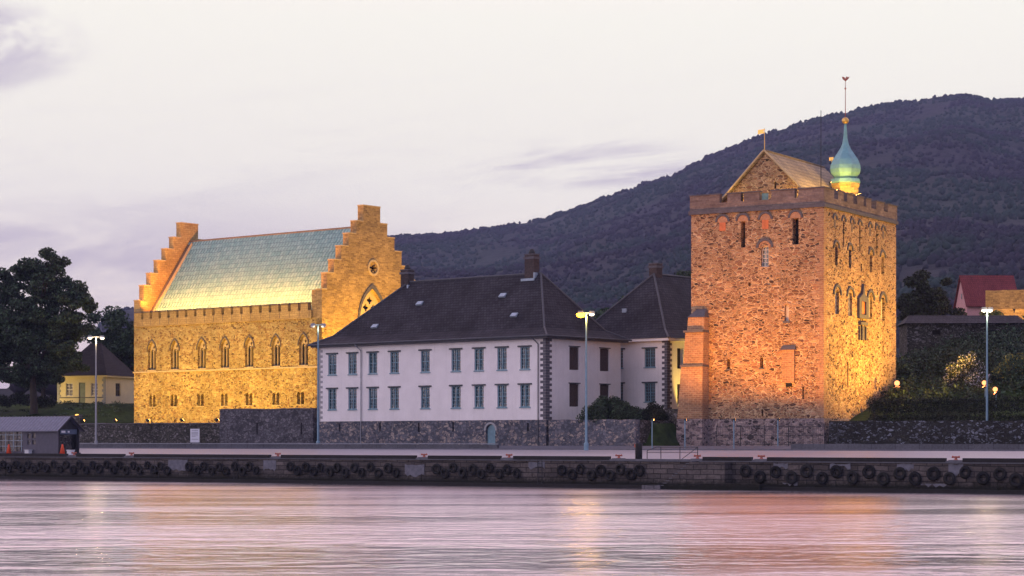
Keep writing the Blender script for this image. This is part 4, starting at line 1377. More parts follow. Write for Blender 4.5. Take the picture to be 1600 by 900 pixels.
def arched_window(outl, side, white=True, rows=4):
    us = [p[0] for p in outl]; vs2 = [p[1] for p in outl]
    u0, u1, v0, v1 = min(us), max(us), min(vs2), max(vs2)
    e = empty('arched_window', (0, 0, 0)); e.parent = tw_
    ax = SX if side else FX
    off = (lambda d: (-d, 0, 0)) if side else (lambda d: (0, d, 0))
    b = MB()
    sh = lambda k: [((p[0] - (u0 + u1) / 2) * k + (u0 + u1) / 2, (p[1] - (v0 + v1) / 2) * (1 - (1 - k) * .45) + (v0 + v1) / 2) for p in outl]
    b.plate(sh(.99), [sh(.80)], off(.30), *ax, off(.08))
    c = (u0 + u1) / 2
    b.plate(rect(c - .035, c + .035, v0 + .06, v1 - .08), [], off(.31), *ax, off(.05))
    for k in range(1, rows + 1):
        z = v0 + (v1 - v0) * k / (rows + 1)
        b.plate(rect(u0 + .06, u1 - .06, z - .03, z + .03), [], off(.32), *ax, off(.03))
    b.build('frame', M['white_wood'] if white else M['grey_trim'], e)
    b = MB(); b.plate(sh(.97), [], off(.40), *ax, off(.03)); b.build('pane', M['glass_dark'], e)
    return e
arched_window(bigW, False)
hood('arch_hood', arch_round(-7.25, -5.8, 20.0, 21.35), 1.02, 1.34, M['grey_trim'])
hood('arch_hood', arch_round(-7.22, -5.83, 20.0, 21.32), .72, .99, M['orange_brick'], dp=.05)
b = MB(); b.plate(small, [], (0, .35, 0), *FX, (0, .05, 0)); b.build('shutter', M['cream_panel'], tw_)
b = MB()
b.box(-4.5, -3.7, -.08, .1, 12.75, 12.94)
for (x0, x1, z) in ((-10.95, -10.4, 8.0), (-7.18, -6.6, 8.05)): b.box(x0, x1, -.08, .1, z, z + .13)
b.build('sills', M['grey_trim'], tw_)
# garderobe chute
b = MB(); b.box(-4.5, -3.15, -.22, -.003, 6.6, 10.0); g1 = b.build('garderobe', M['tower_brick'], tw_)
b = MB(); b.hexa([(-4.65, -.4, 10.003), (-3.0, -.4, 10.003), (-3.0, -.003, 10.003), (-4.65, -.003, 10.003)], [(-4.5, -.1, 10.45), (-3.1, -.1, 10.45), (-3.1, -.003, 10.45), (-4.5, -.003, 10.45)]); b.build('roof_slab', M['grey_trim'], g1)
b = MB(); b.box(-4.1, -3.5, -.2, -.01, 6.2, 6.595); b.build('outlet', M['dark'], g1)  # black box paints the dark mouth of the chute
# side windows
for o_ in ab: arched_window(o_, True, False, 3)
for o_ in cb: arched_window(o_, True, True, 4)
for y in (3.34, 7.04, 12.91, 16.3):
    hood('arch_hood', arch_round(y - .62, y + .62, 20.0, 21.15), 1.0, 1.34, M['grey_trim'], True)
for y in (3.54, 7.09, 12.75, 16.35):
    hood('arch_hood', arch_round(y - .85, y + .85, 15.2, 16.55), 1.0, 1.28, M['grey_trim'], True, .14)
for y in (2.95, 5.28, 7.55, 9.76, 12.64, 14.62, 16.46):
    hood('arch_hood', arch_round(y - .42, y + .42, 23.1, 23.85), 1.0, 1.45, M['grey_trim'], True)
for y in (2.95, 7.55, 12.64, 16.46):
    b = MB(); b.box(.003, .02, y - .2, y + .2, 22.55, 23.4); b.build('blocked_window', M['moulding'], tw_)
# carved panel between the side windows
cp = empty('carved_panel', (0, 0, 0)); cp.parent = tw_
b = MB(); b.plate([(9.0, 13.6), (11.6, 13.6), (11.6, 15.7), (10.6, 16.2), (10.3, 17.3), (10.0, 16.2), (9.0, 15.7)], [rect(9.7, 10.9, 14.0, 15.4)], (.003, 0, 0), *SX, (.28, 0, 0)); b.build('surround', M['grey_trim'], cp)
b = MB(); b.box(.003, .08, 9.72, 10.88, 14.02, 15.38); b.build('panel', M['red_panel'], cp)
b = MB(); b.box(.003, .2, 9.3, 9.55, 11.3, 12.8); b.box(.003, .2, 10.02, 10.5, 11.3, 12.8); b.box(.003, .2, 11.05, 11.25, 11.3, 12.8); b.box(.003, .34, 9.3, 11.25, 12.9, 13.2); b.build('base', M['grey_trim'], cp)
# cornice and battlement
b = MB(); b.box(-TWD - .22, .22, -.22, 1.0, TC + .003, TC + .36); b.box(-.8, .22, 1.003, TDP + .2, TC + .003, TC + .36); b.box(-TWD - .22, -TWD + .8, 1.003, TDP + .2, TC + .003, TC + .36); b.box(-TWD + .803, -.803, TDP - .8, TDP + .2, TC + .003, TC + .36); b.build('cornice', M['grey_trim'], tw_)
b = MB()
pz0, pz1, pz2 = TC + .363, 25.55, 26.4
b.box(-TWD - .1, .1, -.1, .5, pz0, pz1); b.box(-.5, .1, .503, TDP + .1, pz0, pz1); b.box(-TWD - .1, -TWD + .5, .503, TDP + .1, pz0, pz1); b.box(-TWD + .503, -.503, TDP - .5, TDP + .1, pz0, pz1)
for x0, x1 in ((-TWD - .1, -11.64), (-10.75, -9.22), (-8.85, -7.11), (-5.74, -3.17), (-2.74, .1)): b.box(x0, x1, -.1, .5, pz1 + .003, pz2)
for y0, y1 in ((.503, 2.52), (3.54, 5.09), (5.95, 7.71), (8.77, 10.57), (11.3, 12.75), (14.23, 16.48), (17.62, TDP + .1)): b.box(-.5, .1, y0, y1, pz1 + .003, pz2)
for i in range(6): b.box(-TWD - .1, -TWD + .5, 1 + i * 3.2, 3.2 + i * 3.2, pz1 + .003, pz2)
for i in range(4): b.box(-TWD + 1 + i * 3.5, -TWD + 3.2 + i * 3.5, TDP - .5, TDP + .1, pz1 + .003, pz2)
b.build('battlement', M['parapet'], tw_)
b = MB()
for x0, x1 in ((-TWD - .1, -11.64), (-10.75, -9.22), (-8.85, -7.11), (-5.74, -3.17), (-2.74, .1)): b.box(x0 - .08, x1 + .08, -.2, .58, pz2 + .003, pz2 + .12)
for y0, y1 in ((.603, 2.52), (3.54, 5.09), (5.95, 7.71), (8.77, 10.57), (11.3, 12.75), (14.23, 16.48), (17.62, TDP + .1)): b.box(-.58, .2, y0 - .0, y1 + .08, pz2 + .003, pz2 + .12)
b.build('merlon_caps', M['grey_trim'], tw_)
b = MB(); b.box(-TWD + .9, -.9, .9, TDP - .9, TC - .1, TC + .1); b.build('parapet_walk', M['lead_dark'], tw_)
# saddle roof inside the battlement
b = MB()
gx, gh, gz0, gz1 = -7.6, 5.15, 24.6, 30.75
ez = 25.6
b.plate([(gx - gh, gz0), (gx + gh, gz0), (gx + gh, ez), (gx, gz1), (gx - gh, ez)], [rect(gx - .5, gx + .35, 25.0, 26.6), rect(gx + 1.0, gx + 1.25, 27.0, 27.7)], (0, 2.5, 0), *FX, (0, .6, 0))
b.box(gx - gh, gx - gh + .5, 3.103, TDP - 2, gz0, ez); b.box(gx + gh - .5, gx + gh, 3.103, TDP - 2, gz0, ez)
cg = b.build('cap_house', M['tower_stone'], tw_)
b = MB(); b.box(gx - .5, gx + .35, 2.62, 2.68, 25.0, 26.6); b.build('door', M['teal_wood'], cg)
b = MB()
k = (gz1 - ez) / gh
for s in (-1, 1):
    lo = [(gx, 2.2, gz1 + .08), (gx + s * (gh + .35), 2.2, ez - .35 * k + .08), (gx + s * (gh + .35), TDP - 2, ez - .35 * k + .08), (gx, TDP - 2, gz1 + .08)]
    b.hexa(lo, [(p[0], p[1], p[2] + .16) for p in lo])
tr = b.build('roof', courses('tower_roof', (.36, .28, .18), (.26, .20, .14), (.10, .08, .07), 0.5, 0.45, 0.03, 0.6, 0.25, rough=0.7), tw_)
b = MB()
for s in (-1, 1):
    p, q = Vector((gx, 2.12, gz1 + .3)), Vector((gx + s * (gh + .4), 2.12, ez - .4 * k + .3))
    b.tube(p, q, .10, n=6)
b.build('verge', M['hall_trim'], tr)
b = MB(); b.tube((gx, 2.1, gz1 + .3), (gx, TDP - 2, gz1 + .3), .1, n=6); b.build('ridge_cap', M['moulding'], tr)
b = MB(); b.tube((gx, 2.3, gz1 + .2), (gx, 2.3, gz1 + 2.6), .05, .03, n=6); b.plate([(0, 0), (.75, .08), (.62, .3), (.8, .5), (0, .45)], [], (gx - .75, 2.28, gz1 + 2.0), *FX, (0, .04, 0)); b.build('weather_vane', M['gold'], tw_)
# turret and onion dome
tx, ty = -3.2, 13.6
tur = empty('turret', (tx, ty, 0)); tur.parent = tw_
b = MB(); b.lathe([(1.5, 24.5), (1.5, 28.0), (1.62, 28.1), (1.62, 28.4)], 8); b.build('body', M['hall_gable'], tur)
b = MB(); b.hexa([(-1.6, -1.5, 25.8), (1.9, -1.5, 25.3), (1.9, 1.6, 25.3), (-1.6, 1.6, 25.8)], [(-1.3, -1.3, 27.2), (1.2, -1.3, 27.2), (1.2, 1.3, 27.2), (-1.3, 1.3, 27.2)]); b.build('skirt_roof', M['cream_panel'], tur)
prof = [(1.62, 28.42), (1.72, 28.55), (1.60, 28.9), (1.22, 29.0), (1.38, 29.2), (1.66, 29.55), (1.76, 29.95), (1.70, 30.4), (1.44, 31.0), (1.02, 31.6), (.64, 32.15), (.38, 32.7), (.25, 33.3), (.20, 34.0), (.13, 34.9)]
b = MB(); b.lathe(prof, 8); dm = b.build('onion_dome', M['patina_dome'], tur)
b = MB()
bpf = [(.36 * math.sin(math.pi * i / 10) + .02, 35.25 - .36 * math.cos(math.pi * i / 10)) for i in range(11)]
b.lathe(bpf, 14); b.build('ball', M['gold'], dm, smooth=True)
b = MB(); b.tube((0, 0, 35.5), (0, 0, 39.6), .05, .03, n=6); b.lathe([(.02, 38.6), (.13, 38.72), (.02, 38.86)], 8)
b.plate([(-.42, .55), (-.3, .25), (-.1, .1), (0, 0), (.12, .1), (.34, .25), (.46, .5), (.25, .42), (.12, .55), (0, .3), (-.15, .5)], [], (0, 0, 39.5), *FX, (0, .04, 0))
b.build('weather_vane', M['bollard_red'], dm)
b = MB(); b.tube((-1.2, .2, 28.4), (-1.75, .3, 31.2), .04, n=5); b.box(-2.0, -1.5, .28, .32, 31.1, 31.45); b.build('small_vane', M['gold'], tur)
# flagpole on the corner
b = MB(); b.tube((-.55, .6, 24.6), (-.55, .6, 34.4), .05, .03, n=6); b.build('flagpole', M['iron'], tw_)
# buttress at the left corner, with sloped set-offs
bu = empty('buttress', (0, 0, 0)); bu.parent = tw_
def stage(z0, z1, l0, l1, y0, y1, mat, nm):
    b = MB()
    b.hexa([(l0, -y0, z0), (-12.96, -y0, z0), (-12.96, -.004, z0), (l0, -.004, z0)], [(l1, -y1, z1), (-12.96, -y1, z1), (-12.96, -.004, z1), (l1, -.004, z1)])
    return b.build(nm, mat, bu)
stage(-.5, zc - .003, -16.05, -15.9, 1.55, 1.55, M['tower_foot_unlit'], 'foot')  # buttress foot, unlit tone painted in as on the wall
stage(zc, 8.4, -15.88, -15.45, 1.5, 1.45, M['tower_brick'], 'shaft')
stage(8.62, 12.0, -15.30, -15.05, 1.3, 1.25, M['tower_brick'], 'shaft')
stage(12.22, 13.6, -14.95, -14.85, 1.05, 1.0, M['tower_brick'], 'shaft')
for z, l in ((8.403, -15.55), (12.003, -15.15)):
    b = MB(); b.box(l, -12.9, -1.56, -.004, z, z + .21); b.build('set_off', M['grey_trim'], bu)
b = MB(); b.hexa([(-14.95, -1.1, 13.603), (-12.9, -1.1, 13.603), (-12.9, -.004, 13.603), (-14.95, -.004, 13.603)], [(-14.3, -.5, 14.3), (-13.1, -.5, 14.3), (-13.1, -.004, 14.5), (-14.3, -.004, 14.5)]); b.build('cap', M['grey_trim'], bu)

# iron fence before the tower
fe = empty('iron_fence', (20.6, 209.6, 3.4), -TT, 'thin dark iron fence in front of the tower foot', 'fence')
b = MB()
for i in range(6): MB().tube((i * 2.6, 0, 0), (i * 2.6, 0, 2.2), .045, n=6).build('post', M['iron'], fe)
b = MB()
for z in (.3, 1.2, 2.05): b.tube((0, 0, z), (13, 0, z), .025, n=5)
b.build('rails', M['iron'], fe)
b = MB()
for i in range(66): b.tube((i * .2, 0, .3), (i * .2, 0, 2.1), .010, n=4, cap=False)
b.build('bars', M['iron'], fe)

# ------------------------------------------------------------------ street lamps
def street_lamp(loc, h, glow, label, power, color, arm=.55, poleM='blue_pole', r=.14):
    e = empty('street_lamp', loc, R(8), label, 'street lamp', 'tall twin headed street lamps along the quay')
    b = MB(); b.tube((0, 0, 0), (0, 0, h), r, r * .55, n=8); b.build('pole', M[poleM], e)
    b = MB(); b.lathe([(r * 1.7, 0), (r * 1.7, .7), (r * 1.05, .8)], 8); b.build('base', M[poleM], e)
    b = MB(); b.tube((-arm, 0, h + .05), (arm, 0, h + .05), .05, n=6); b.build('arm', M[poleM], e)
    for s in (-1, 1):
        hd = MB()
        x = s * arm
        hd.hexa([(x - .30, -.2, h - .02), (x + .30, -.2, h - .02), (x + .30, .2, h - .02), (x - .30, .2, h - .02)], [(x - .22, -.14, h + .22), (x + .22, -.14, h + .22), (x + .22, .14, h + .22), (x - .22, .14, h + .22)])
        ho = hd.build('lamp_head', M['grey_pole'], e)
        k_ = 1.7 if glow[0 if s < 0 else 1].name == 'lamp_glow' else 1.0
        b = MB(); b.lathe([(.05 * k_, h - .02 - .24 * k_), (.20 * k_, h - .02 - .18 * k_), (.26 * k_, h - .02 - .08 * k_), (.20 * k_, h - .024)], 10, x, 0); b.build('bulb', glow[0 if s < 0 else 1], ho, smooth=True)
    pl = bpy.data.lights.new('lamp', 'POINT'); pl.energy = power; pl.color = color; pl.shadow_soft_size = .15
    po = bpy.data.objects.new('lamp', pl); col.objects.link(po); po.parent = e; po.location = (0, -.35, h - .45)
    return e
G, P_ = M['lamp_glow'], M['lamp_pale']
def lamp_at(a, d): return Q(a, d, ground(a, d) + .0)
street_lamp((7.30, 205, 3.1), 13.5, (G, P_), 'lit street lamp with a blazing orange head, before the white house corner', 600, (1, .52, .10))
street_lamp((-51.7, 259, 3.3), 13.6, (M['lamp_pale'], M['lamp_pale']), 'leftmost street lamp, twin glowing heads, before the small yellow cottage', 300, (1, .7, .35), .75, 'grey_pole')
street_lamp((-22.0, 236.5, 3.25), 13.9, (M['sign_white'], M['sign_white']), 'street lamp with unlit white heads at the left end of the white house', 60, (1, .75, .4), .6, 'blue_pole')
street_lamp((46.5, 204, 3.1), 13.8, (P_, P_), 'rightmost street lamp on a blue pole, before the garden wall and hedge', 400, (1, .75, .4), .3, 'blue_pole')

# ------------------------------------------------------------------ floodlights (all stand where the lit walls show them to be)
GOLD, ORNG, YEL = (1.0, .57, .03), (1.0, .37, .04), (1.0, .60, .10)
def local(o, x, y, z):
    m = Matrix.Translation(o.location) @ Matrix.Rotation(o.rotation_euler.z, 4, 'Z')
    return m @ Vector((x, y, z))
for i in range(6):
    x = -33.5 + i * 6.4
    floodlight(local(hall, x, -10.5, .5), local(hall, x, 0, 10.0), 5200, GOLD, 'small floodlight on the terrace below the long hall wall', group='floodlights on the terrace before the hall', angle=130, soft=.2)
floodlight(local(hall, -36.5, -9.0, .45), local(hall, -30, 0, 6), 500, GOLD, 'bright orange floodlight on the bank at the left foot of the hall', size=.32, bulb=.36)
floodlight(local(hall, 9.0, 4.0, 1.5), local(hall, 0, 8, 17), 26000, (1.0, .53, .05), 'floodlight behind the white house aimed at the stepped gable', angle=110)
floodlight(local(hall, 9.0, 14.0, 1.5), local(hall, 0, 11, 19), 24000, (1.0, .53, .05), 'floodlight behind the white house chimney aimed at the gable top', angle=110)
for x, y, lab in ((-13.6, -11.5, 'floodlight on a slim blue post before the tower buttress'), (-10.2, -11.0, 'floodlight on a slim blue post left of the iron fence'), (-4.6, -11.5, 'floodlight on a slim post before the middle of the tower front'), (-.8, -9.5, 'floodlight on a slim post before the tower corner')):
    p = local(tw_, x, y, 2.75)
    q = local(tw_, x if x > -12 else -10, 0, 14)
    floodlight(p, q, 6400, ORNG, lab, size=.16, angle=100 if x < -12 else 120, blend=.4, post=p.z - 3.3, visor=.7, soft=.03, lens='flood_glow')
for x, y, z, pw_, lab in ((12.0, 14.3, 6.3, 6500, 'orange floodlight glowing above the hedge beside the white blossom shrub'), (14.6, 10.0, 5.5, 40000, 'amber floodlight just above the hedge right of the blue lamp pole')):
    p = local(tw_, x, y, z)
    floodlight(p, local(tw_, 0, y - 4 if y < 12 else y - 1, 24), pw_, (1.0, .53, .06), lab, lens='flood_red', size=.26, angle=135, post=1.6, bulb=.24)
p = local(tw_, 2.75, 13.4, 6.3); floodlight(p, local(tw_, 0, 16, 12), 160, (1.0, .45, .12), 'orange floodlight close to the rear right corner of the tower', lens='flood_red', size=.3, bulb=.28)
floodlight(local(an, 4.4, 3.0, 1.6), local(an, 0, 5.5, 5), 2400, (1.0, .60, .10), 'floodlight in the gap between annex and tower', angle=95, blend=.3)
# on the tower top
for x, y, z, tx_, ty_, tz_, pw_, lab in ((-11.5, 1.2, 24.95, -9, 2.5, 28, 350, 'floodlight on the tower walk left of the cap house gable'), (-4.0, 1.2, 24.95, -6.5, 2.5, 28, 500, 'floodlight on the tower walk right of the cap house gable'),
                                      (-.25, 4.3, 26.6, -6, 5.5, 28.8, 2200, 'front one of the small floodlights facing the tower saddle roof'), (-.25, 9.6, 26.6, -6, 9.8, 28.8, 2000, 'middle one of the small floodlights facing the tower saddle roof'),
                                      (-.6, 11.2, 26.9, -3.2, 13.6, 30.5, 800, 'floodlight on the battlement right of the onion dome'), (-3.4, 9.8, 28.2, -3.2, 13.6, 30.8, 260, 'floodlight on the saddle roof below the onion dome')):
    floodlight(local(tw_, x, y, z), local(tw_, tx_, ty_, tz_), pw_, YEL, lab, size=.14, angle=110)

# ------------------------------------------------------------------ left bank: cottage
ct = empty('yellow_cottage', (-58.5, 300, 9.2), -R(22), 'small yellow cottage with dark pyramid roof under the big trees', 'cottage')
b = MB()
CL, CD = 8.2, 7.5
hl = [rect(-6.75, -5.6, 1.3, 3.2), rect(-2.5, -1.35, 1.3, 3.2), rect(-4.55, -3.45, .0, 3.25)]
b.plate(rect(-CL, 0, -.6, 4.2), hl, (0, 0, 0), *FX, (0, .3, 0))
b.plate(rect(.303, CD, -.6, 4.2), [rect(2.6, 3.9, 1.3, 3.2)], (0, 0, 0), *SX, (-.3, 0, 0))
b.box(-CL, -CL + .3, .303, CD, -.6, 4.2); b.box(-CL + .303, -.303, CD - .3, CD, -.6, 4.2)
b.build('wall', M['yellow_render'], ct)
b = MB(); b.box(-CL - .04, .04, -.05, -.003, 1.02, 1.16); b.build('band', M['grey_trim'], ct)
for s in (0, 1):
    b = MB()
    for i in range(11):
        z = .0 + i * .378; l1 = .6 if i % 2 else .38
        if s: b.box(-CL - .03, -CL + l1, -.06, -.003, z, z + .375)
        else: b.box(-l1, .03, -.06, -.003, z, z + .375)
    b.build('corner_quoins', M['pale_quoin'], ct)
for x in (-6.18, -1.92):
    e = sash(ct, 1.14, 1.88, mats=('white_wood', 'glass_dark'), nx=4, nz=4, lint=False); e.location = (x, 0, 1.31)
b = MB(); b.box(-4.53, -3.47, .14, .2, .02, 3.2); b.build('door', M['green_door'], ct)
e = sash(ct, 1.28, 1.88, mats=('grey_trim', 'glass_dark'), nx=4, nz=4, lint=False); e.location = (0, 3.25, 1.31); e.rotation_euler = (0, 0, R(90))
b = MB()
ev = [(-CL - .5, -.5, 4.25), (.5, -.5, 4.25), (.5, CD + .5, 4.25), (-CL - .5, CD + .5, 4.25)]
r0, r1 = (-CL / 2 - .9, CD / 2, 9.1), (-CL / 2 + .9, CD / 2, 9.1)
b.poly([ev[0], ev[1], r1, r0]); b.poly([ev[1], ev[2], r1]); b.poly([ev[2], ev[3], r0, r1]); b.poly([ev[3], ev[0], r0]); b.poly(ev[::-1])
cr_ = b.build('roof', M['cottage_roof'], ct, fix=False)
b = MB(); b.box(-CL - .42, .42, -.42, CD + .42, 4.02, 4.24); b.build('eaves', M['yellow_render'], cr_)
floodlight(local(ct, -10.5, -6.0, 1.0), local(ct, -6.5, 0, 2), 1500, (1.0, .68, .16), 'small garden lamp lighting the left end of the yellow cottage', size=.12)
sw = wall_thing('bank_wall', (-64.0, 284.5, 0), (-56.5, 272.5, 0), 5.6, 7.4, .4, M['moss_wall'], 'low stone kerb wall slanting down the grass bank beside the shed roof', 'wall')

# ------------------------------------------------------------------ shed on the quay
sh = empty('quay_shed', Q(-105.3, 1.1, 2.55), -TQ, 'dark clad quay shed with ribbed metal gable roof at the left edge', 'shed')
SL, SW_, SE, SR = 18.0, 3.0, 2.75, 3.95
b = MB()
b.plate(rect(-SL, 0, 0, SE), [rect(-SL + .2, -5.3, .35, 2.45), rect(-4.6, -4.05, 1.1, 1.55), rect(-3.85, -3.3, 1.1, 1.55), rect(-4.6, -4.05, 1.75, 2.3), rect(-3.85, -3.3, 1.75, 2.3)], (0, 0, 0), *FX, (0, .12, 0))
b.box(-SL, -SL + .1, .123, SW_, 0, SE); b.box(-SL + .103, -.103, SW_ - .1, SW_, 0, SE)
b.build('wall', M['shed_clad'], sh)
b = MB(); b.plate([(.12, 0), (SW_, 0), (SW_, SE), (SW_ / 2 + .1, SR - .1), (.12, SE)], [rect(.35, SW_ - .3, .25, 2.15)], (-.03, 0, 0), *SX, (-.1, 0, 0)); b.build('gable', M['shed_dark'], sh)
b = MB(); b.box(.0, .06, .3, SW_ - .25, 2.2, 2.7); b.build('sign_board', M['shed_blue'], sh)
b = MB(); b.box(.063, .075, .42, 1.0, 2.34, 2.56); b.box(.063, .075, 1.35, 1.6, 2.36, 2.54); b.build('sign_patch', M['sign_white'], sh)
b = MB(); b.box(-.25, -.2, .35, SW_ - .3, .25, 2.15); b.box(-SL + .2, -5.3, .25, .28, .35, 2.45); b.box(-4.7, -3.2, .10, .115, 1.05, 2.35); b.build('glazing', M['glass_dark'], sh)
b = MB()
for i in range(11): b.box(-SL + .3 + i * 1.22, -SL + .36 + i * 1.22, -.03, .05, .35, 2.45)
for z in (.9, 1.5, 2.1): b.box(-SL + .2, -5.3, -.02, .03, z, z + .05)
b.build('shop_frame', M['zinc_sheet'], sh)
b = MB()
k = (SR - SE) / (SW_ / 2)
for s in (0, 1):
    y0, y1 = (-.35, SW_ / 2) if s == 0 else (SW_ + .35, SW_ / 2)
    lo = [(-SL - .3, y0, SE - .35 * k + .02), (.45, y0, SE - .35 * k + .02), (.45, y1, SR + .02), (-SL - .3, y1, SR + .02)]
    b.hexa(lo, [(p[0], p[1], p[2] + .10) for p in lo])
srf = b.build('roof', M['seam_metal'], sh)
b = MB()
for i in range(38):
    x = -SL - .2 + i * .49
    b.tube((x, -.36, SE - .35 * k + .14), (x, SW_ / 2, SR + .14), .045, n=5)
b.build('standing_seam', M['lead'], srf)
b = MB()
for s in (0, 1):
    y0 = -.36 if s == 0 else SW_ + .36
    b.tube((.46, y0, SE - .36 * k + .06), (.46, SW_ / 2, SR + .08), .09, n=6)
b.build('bargeboard', M['shed_dark'], srf)
b = MB(); b.box(.3, .4, .1, SW_ - .1, 0, .25); b.box(.02, .3, SW_ - .3, SW_ - .2, 0, SE); b.build('porch_frame', M['shed_dark'], sh)
# cones
cn = empty('traffic_cone', (0, 0, 0))
b = MB(); b.lathe([(.21, .05), (.05, .78), (.04, .80)], 12); b.build('cone', M['red_cone'], cn, smooth=True)
b = MB(); b.box(-.27, .27, -.27, .27, 0, .045); b.build('foot', M['red_cone'], cn)
cn.location = Q(-103.95, .45, 2.53); tag(cn, 'red traffic cone before the right gable end of the shed', 'cone', 'red traffic cones at the shed')
cn.scale = (1.5, 1.5, 1.45)
c2_ = copy_tree(cn); c2_.location = Q(-112.0, .45, 2.53); tag(c2_, 'red traffic cone before the glazed front of the shed', 'cone', 'red traffic cones at the shed')
for a, lab in ((-109.3, 'pale storage box by the glazed front of the shed'), (-103.0, 'pale storage box right of the shed gable')):
    o = MB().box(-.3, .3, -.25, .25, 0, .5).box(-.34, .34, -.29, .29, .503, .58).build('storage_box', M['sign_white']); o.location = Q(a, .7, 2.53); o.rotation_euler = (0, 0, -TQ); tag(o, lab, 'box', 'storage boxes by the shed')
# notice board
nb = empty('notice_board', (-37.2, 244.5, 3.1), -R(8), 'white notice board on two thin legs before the dark retaining wall', 'notice board')
b = MB(); b.box(-.55, .55, -.04, .04, .75, 2.35); b.build('panel', M['sign_white'], nb)
b = MB()
for z in (2.1, 1.9, 1.75, 1.6, 1.45, 1.1): b.box(-.4, .4 - .3 * (z == 1.45), -.05, -.042, z, z + .05)
b.build('text_lines', M['sign_ink'], nb)
b = MB()
for s in (-.45, .45): MB().tube((s, 0, 0), (s, 0, .75), .045, n=6).build('leg', M['iron'], nb)

# ------------------------------------------------------------------ right hillside buildings
mg = empty('stone_magazine', (60.6, 247.5, 13.8), R(-2), 'long low grey stone building with shallow slate roof among the shrubs', 'stone building')
b = MB(); b.plate(rect(-13.6, 0, 0, 4.2), [rect(-10.6, -9.6, 2.9, 3.4), rect(-4.0, -3.0, 2.9, 3.4)], (0, 0, 0), *FX, (0, .4, 0)); b.box(-13.6, -13.2, .403, 6, 0, 4.2); b.box(-.4, 0, .403, 6, 0, 4.2); b.box(-13.19, -.41, 5.6, 6, 0, 4.2); b.build('wall', M['moss_wall'], mg)
b = MB(); b.box(-13, -.5, .42, .5, 0.2, 4); b.build('dark_backing', M['dark'], mg)  # black sheet, painted darkness behind the magazine openings
b = MB(); b.hexa([(-14.0, -.5, 4.203), (.4, -.5, 4.203), (.4, 6.4, 4.203), (-14.0, 6.4, 4.203)], [(-13.0, 2.6, 5.3), (0, 2.6, 5.3), (0, 3.2, 5.3), (-13.0, 3.2, 5.3)]); b.build('roof', M['slate'], mg)
rh = empty('red_house', (72.3, 330, 20.6), R(3), 'red house with steep red roof on the hill, partly behind the rampart', 'house')
b = MB()
b.box(-.0, 8.0, 0.203, 7, 0, 5.0)
b.plate([(.2, 0), (7, 0), (7, 5.0), (3.6, 9.6), (.2, 5.0)], [rect(2.9, 3.6, 6.0, 7.0)], (-.2, 0, 0), *SX, (.19, 0, 0)); b.build('wall', M['pink_clad'], rh)
b = MB()
for y0, y1 in ((-.35, 3.6), (7.4, 3.6)):
    lo = [(-.5, y0, 4.6), (8.3, y0, 4.6), (8.3, y1, 9.75), (-.5, y1, 9.75)]
    b.hexa(lo, [(p[0], p[1], p[2] + .2) for p in lo])
b.build('roof', M['red_tile'], rh)
b = MB(); b.box(5.6, 6.6, .15, .2, 2.8, 4.2); b.build('window', M['glass_dark'], rh)
b = MB(); b.box(-.24, -.205, 3.0, 3.5, 6.1, 6.9); b.build('window', M['glass_dark'], rh)
rp = wall_thing('rampart', (62.6, 275.5, 0), (84, 268, 0), 17.5, 23.9, 2.5, M['hall_gable'], 'stone rampart glowing gold on the hill at the right edge', 'rampart')
rp2 = wall_thing('rampart_step', (61.5, 268.5, 0), (80, 263, 0), 16.5, 21.0, 1.5, M['hall_gable'], 'lower stone terrace wall under the glowing rampart, behind the magazine', 'rampart')
floodlight((66.5, 260.0, 21.2), (66.8, 275, 22.0), 5000, (1.0, .50, .10), 'floodlight before the glowing rampart on the hill', size=.2, angle=140)
floodlight((61.2, 254.0, 20.0), (60.0, 262, 20.5), 900, (1.0, .60, .12), 'floodlight at the magazine roof lighting the yellow bush', size=.15, angle=140)
floodlight((61.4, 246.6, 15.0), (60.8, 249, 17.5), 60, (1.0, .45, .10), 'small orange lamp at the right end of the stone magazine', size=.14, angle=150)

# ------------------------------------------------------------------ vegetation
def leaf_mesh(name, clumps, n, size, mats, parent=None, weights=None, flat=0.0):
    """Leaf-sized quads scattered through clumps (x, y, z, rx, ry, rz)."""
    C = np.array(clumps, float)
    vol = (C[:, 3] * C[:, 4] * C[:, 5]) ** 0.67
    idx = rng.choice(len(C), n, p=vol / vol.sum())
    d = rng.normal(size=(n, 3)); d /= np.linalg.norm(d, axis=1)[:, None]
    rad = rng.random(n) ** 0.45
    ctr = C[idx, :3] + d * rad[:, None] * C[idx, 3:6]
    a = rng.normal(size=(n, 3)); a /= np.linalg.norm(a, axis=1)[:, None]
    bdir = np.cross(a, rng.normal(size=(n, 3))); bdir /= np.linalg.norm(bdir, axis=1)[:, None]
    s = size * rng.uniform(.55, 1.3, n)[:, None]
    a *= s; bdir *= s * .6
    V = np.stack([ctr - a, ctr - bdir, ctr + a, ctr + bdir], 1).reshape(-1, 3)
    me = bpy.data.meshes.new(name)
    me.vertices.add(n * 4); me.vertices.foreach_set('co', V.reshape(-1))
    me.loops.add(n * 4); me.loops.foreach_set('vertex_index', np.arange(n * 4))
    me.polygons.add(n); me.polygons.foreach_set('loop_start', np.arange(n) * 4); me.polygons.foreach_set('loop_total', np.full(n, 4))
    mats = mats if isinstance(mats, list) else [mats]
    for mm in mats: me.materials.append(mm)
    if len(mats) > 1:
        me.polygons.foreach_set('material_index', (rng.random(n) < (weights or .5)).astype(int))
    me.update(); me.validate()
    o = bpy.data.objects.new(name, me); col.objects.link(o)
    if parent: o.parent = parent
    return o
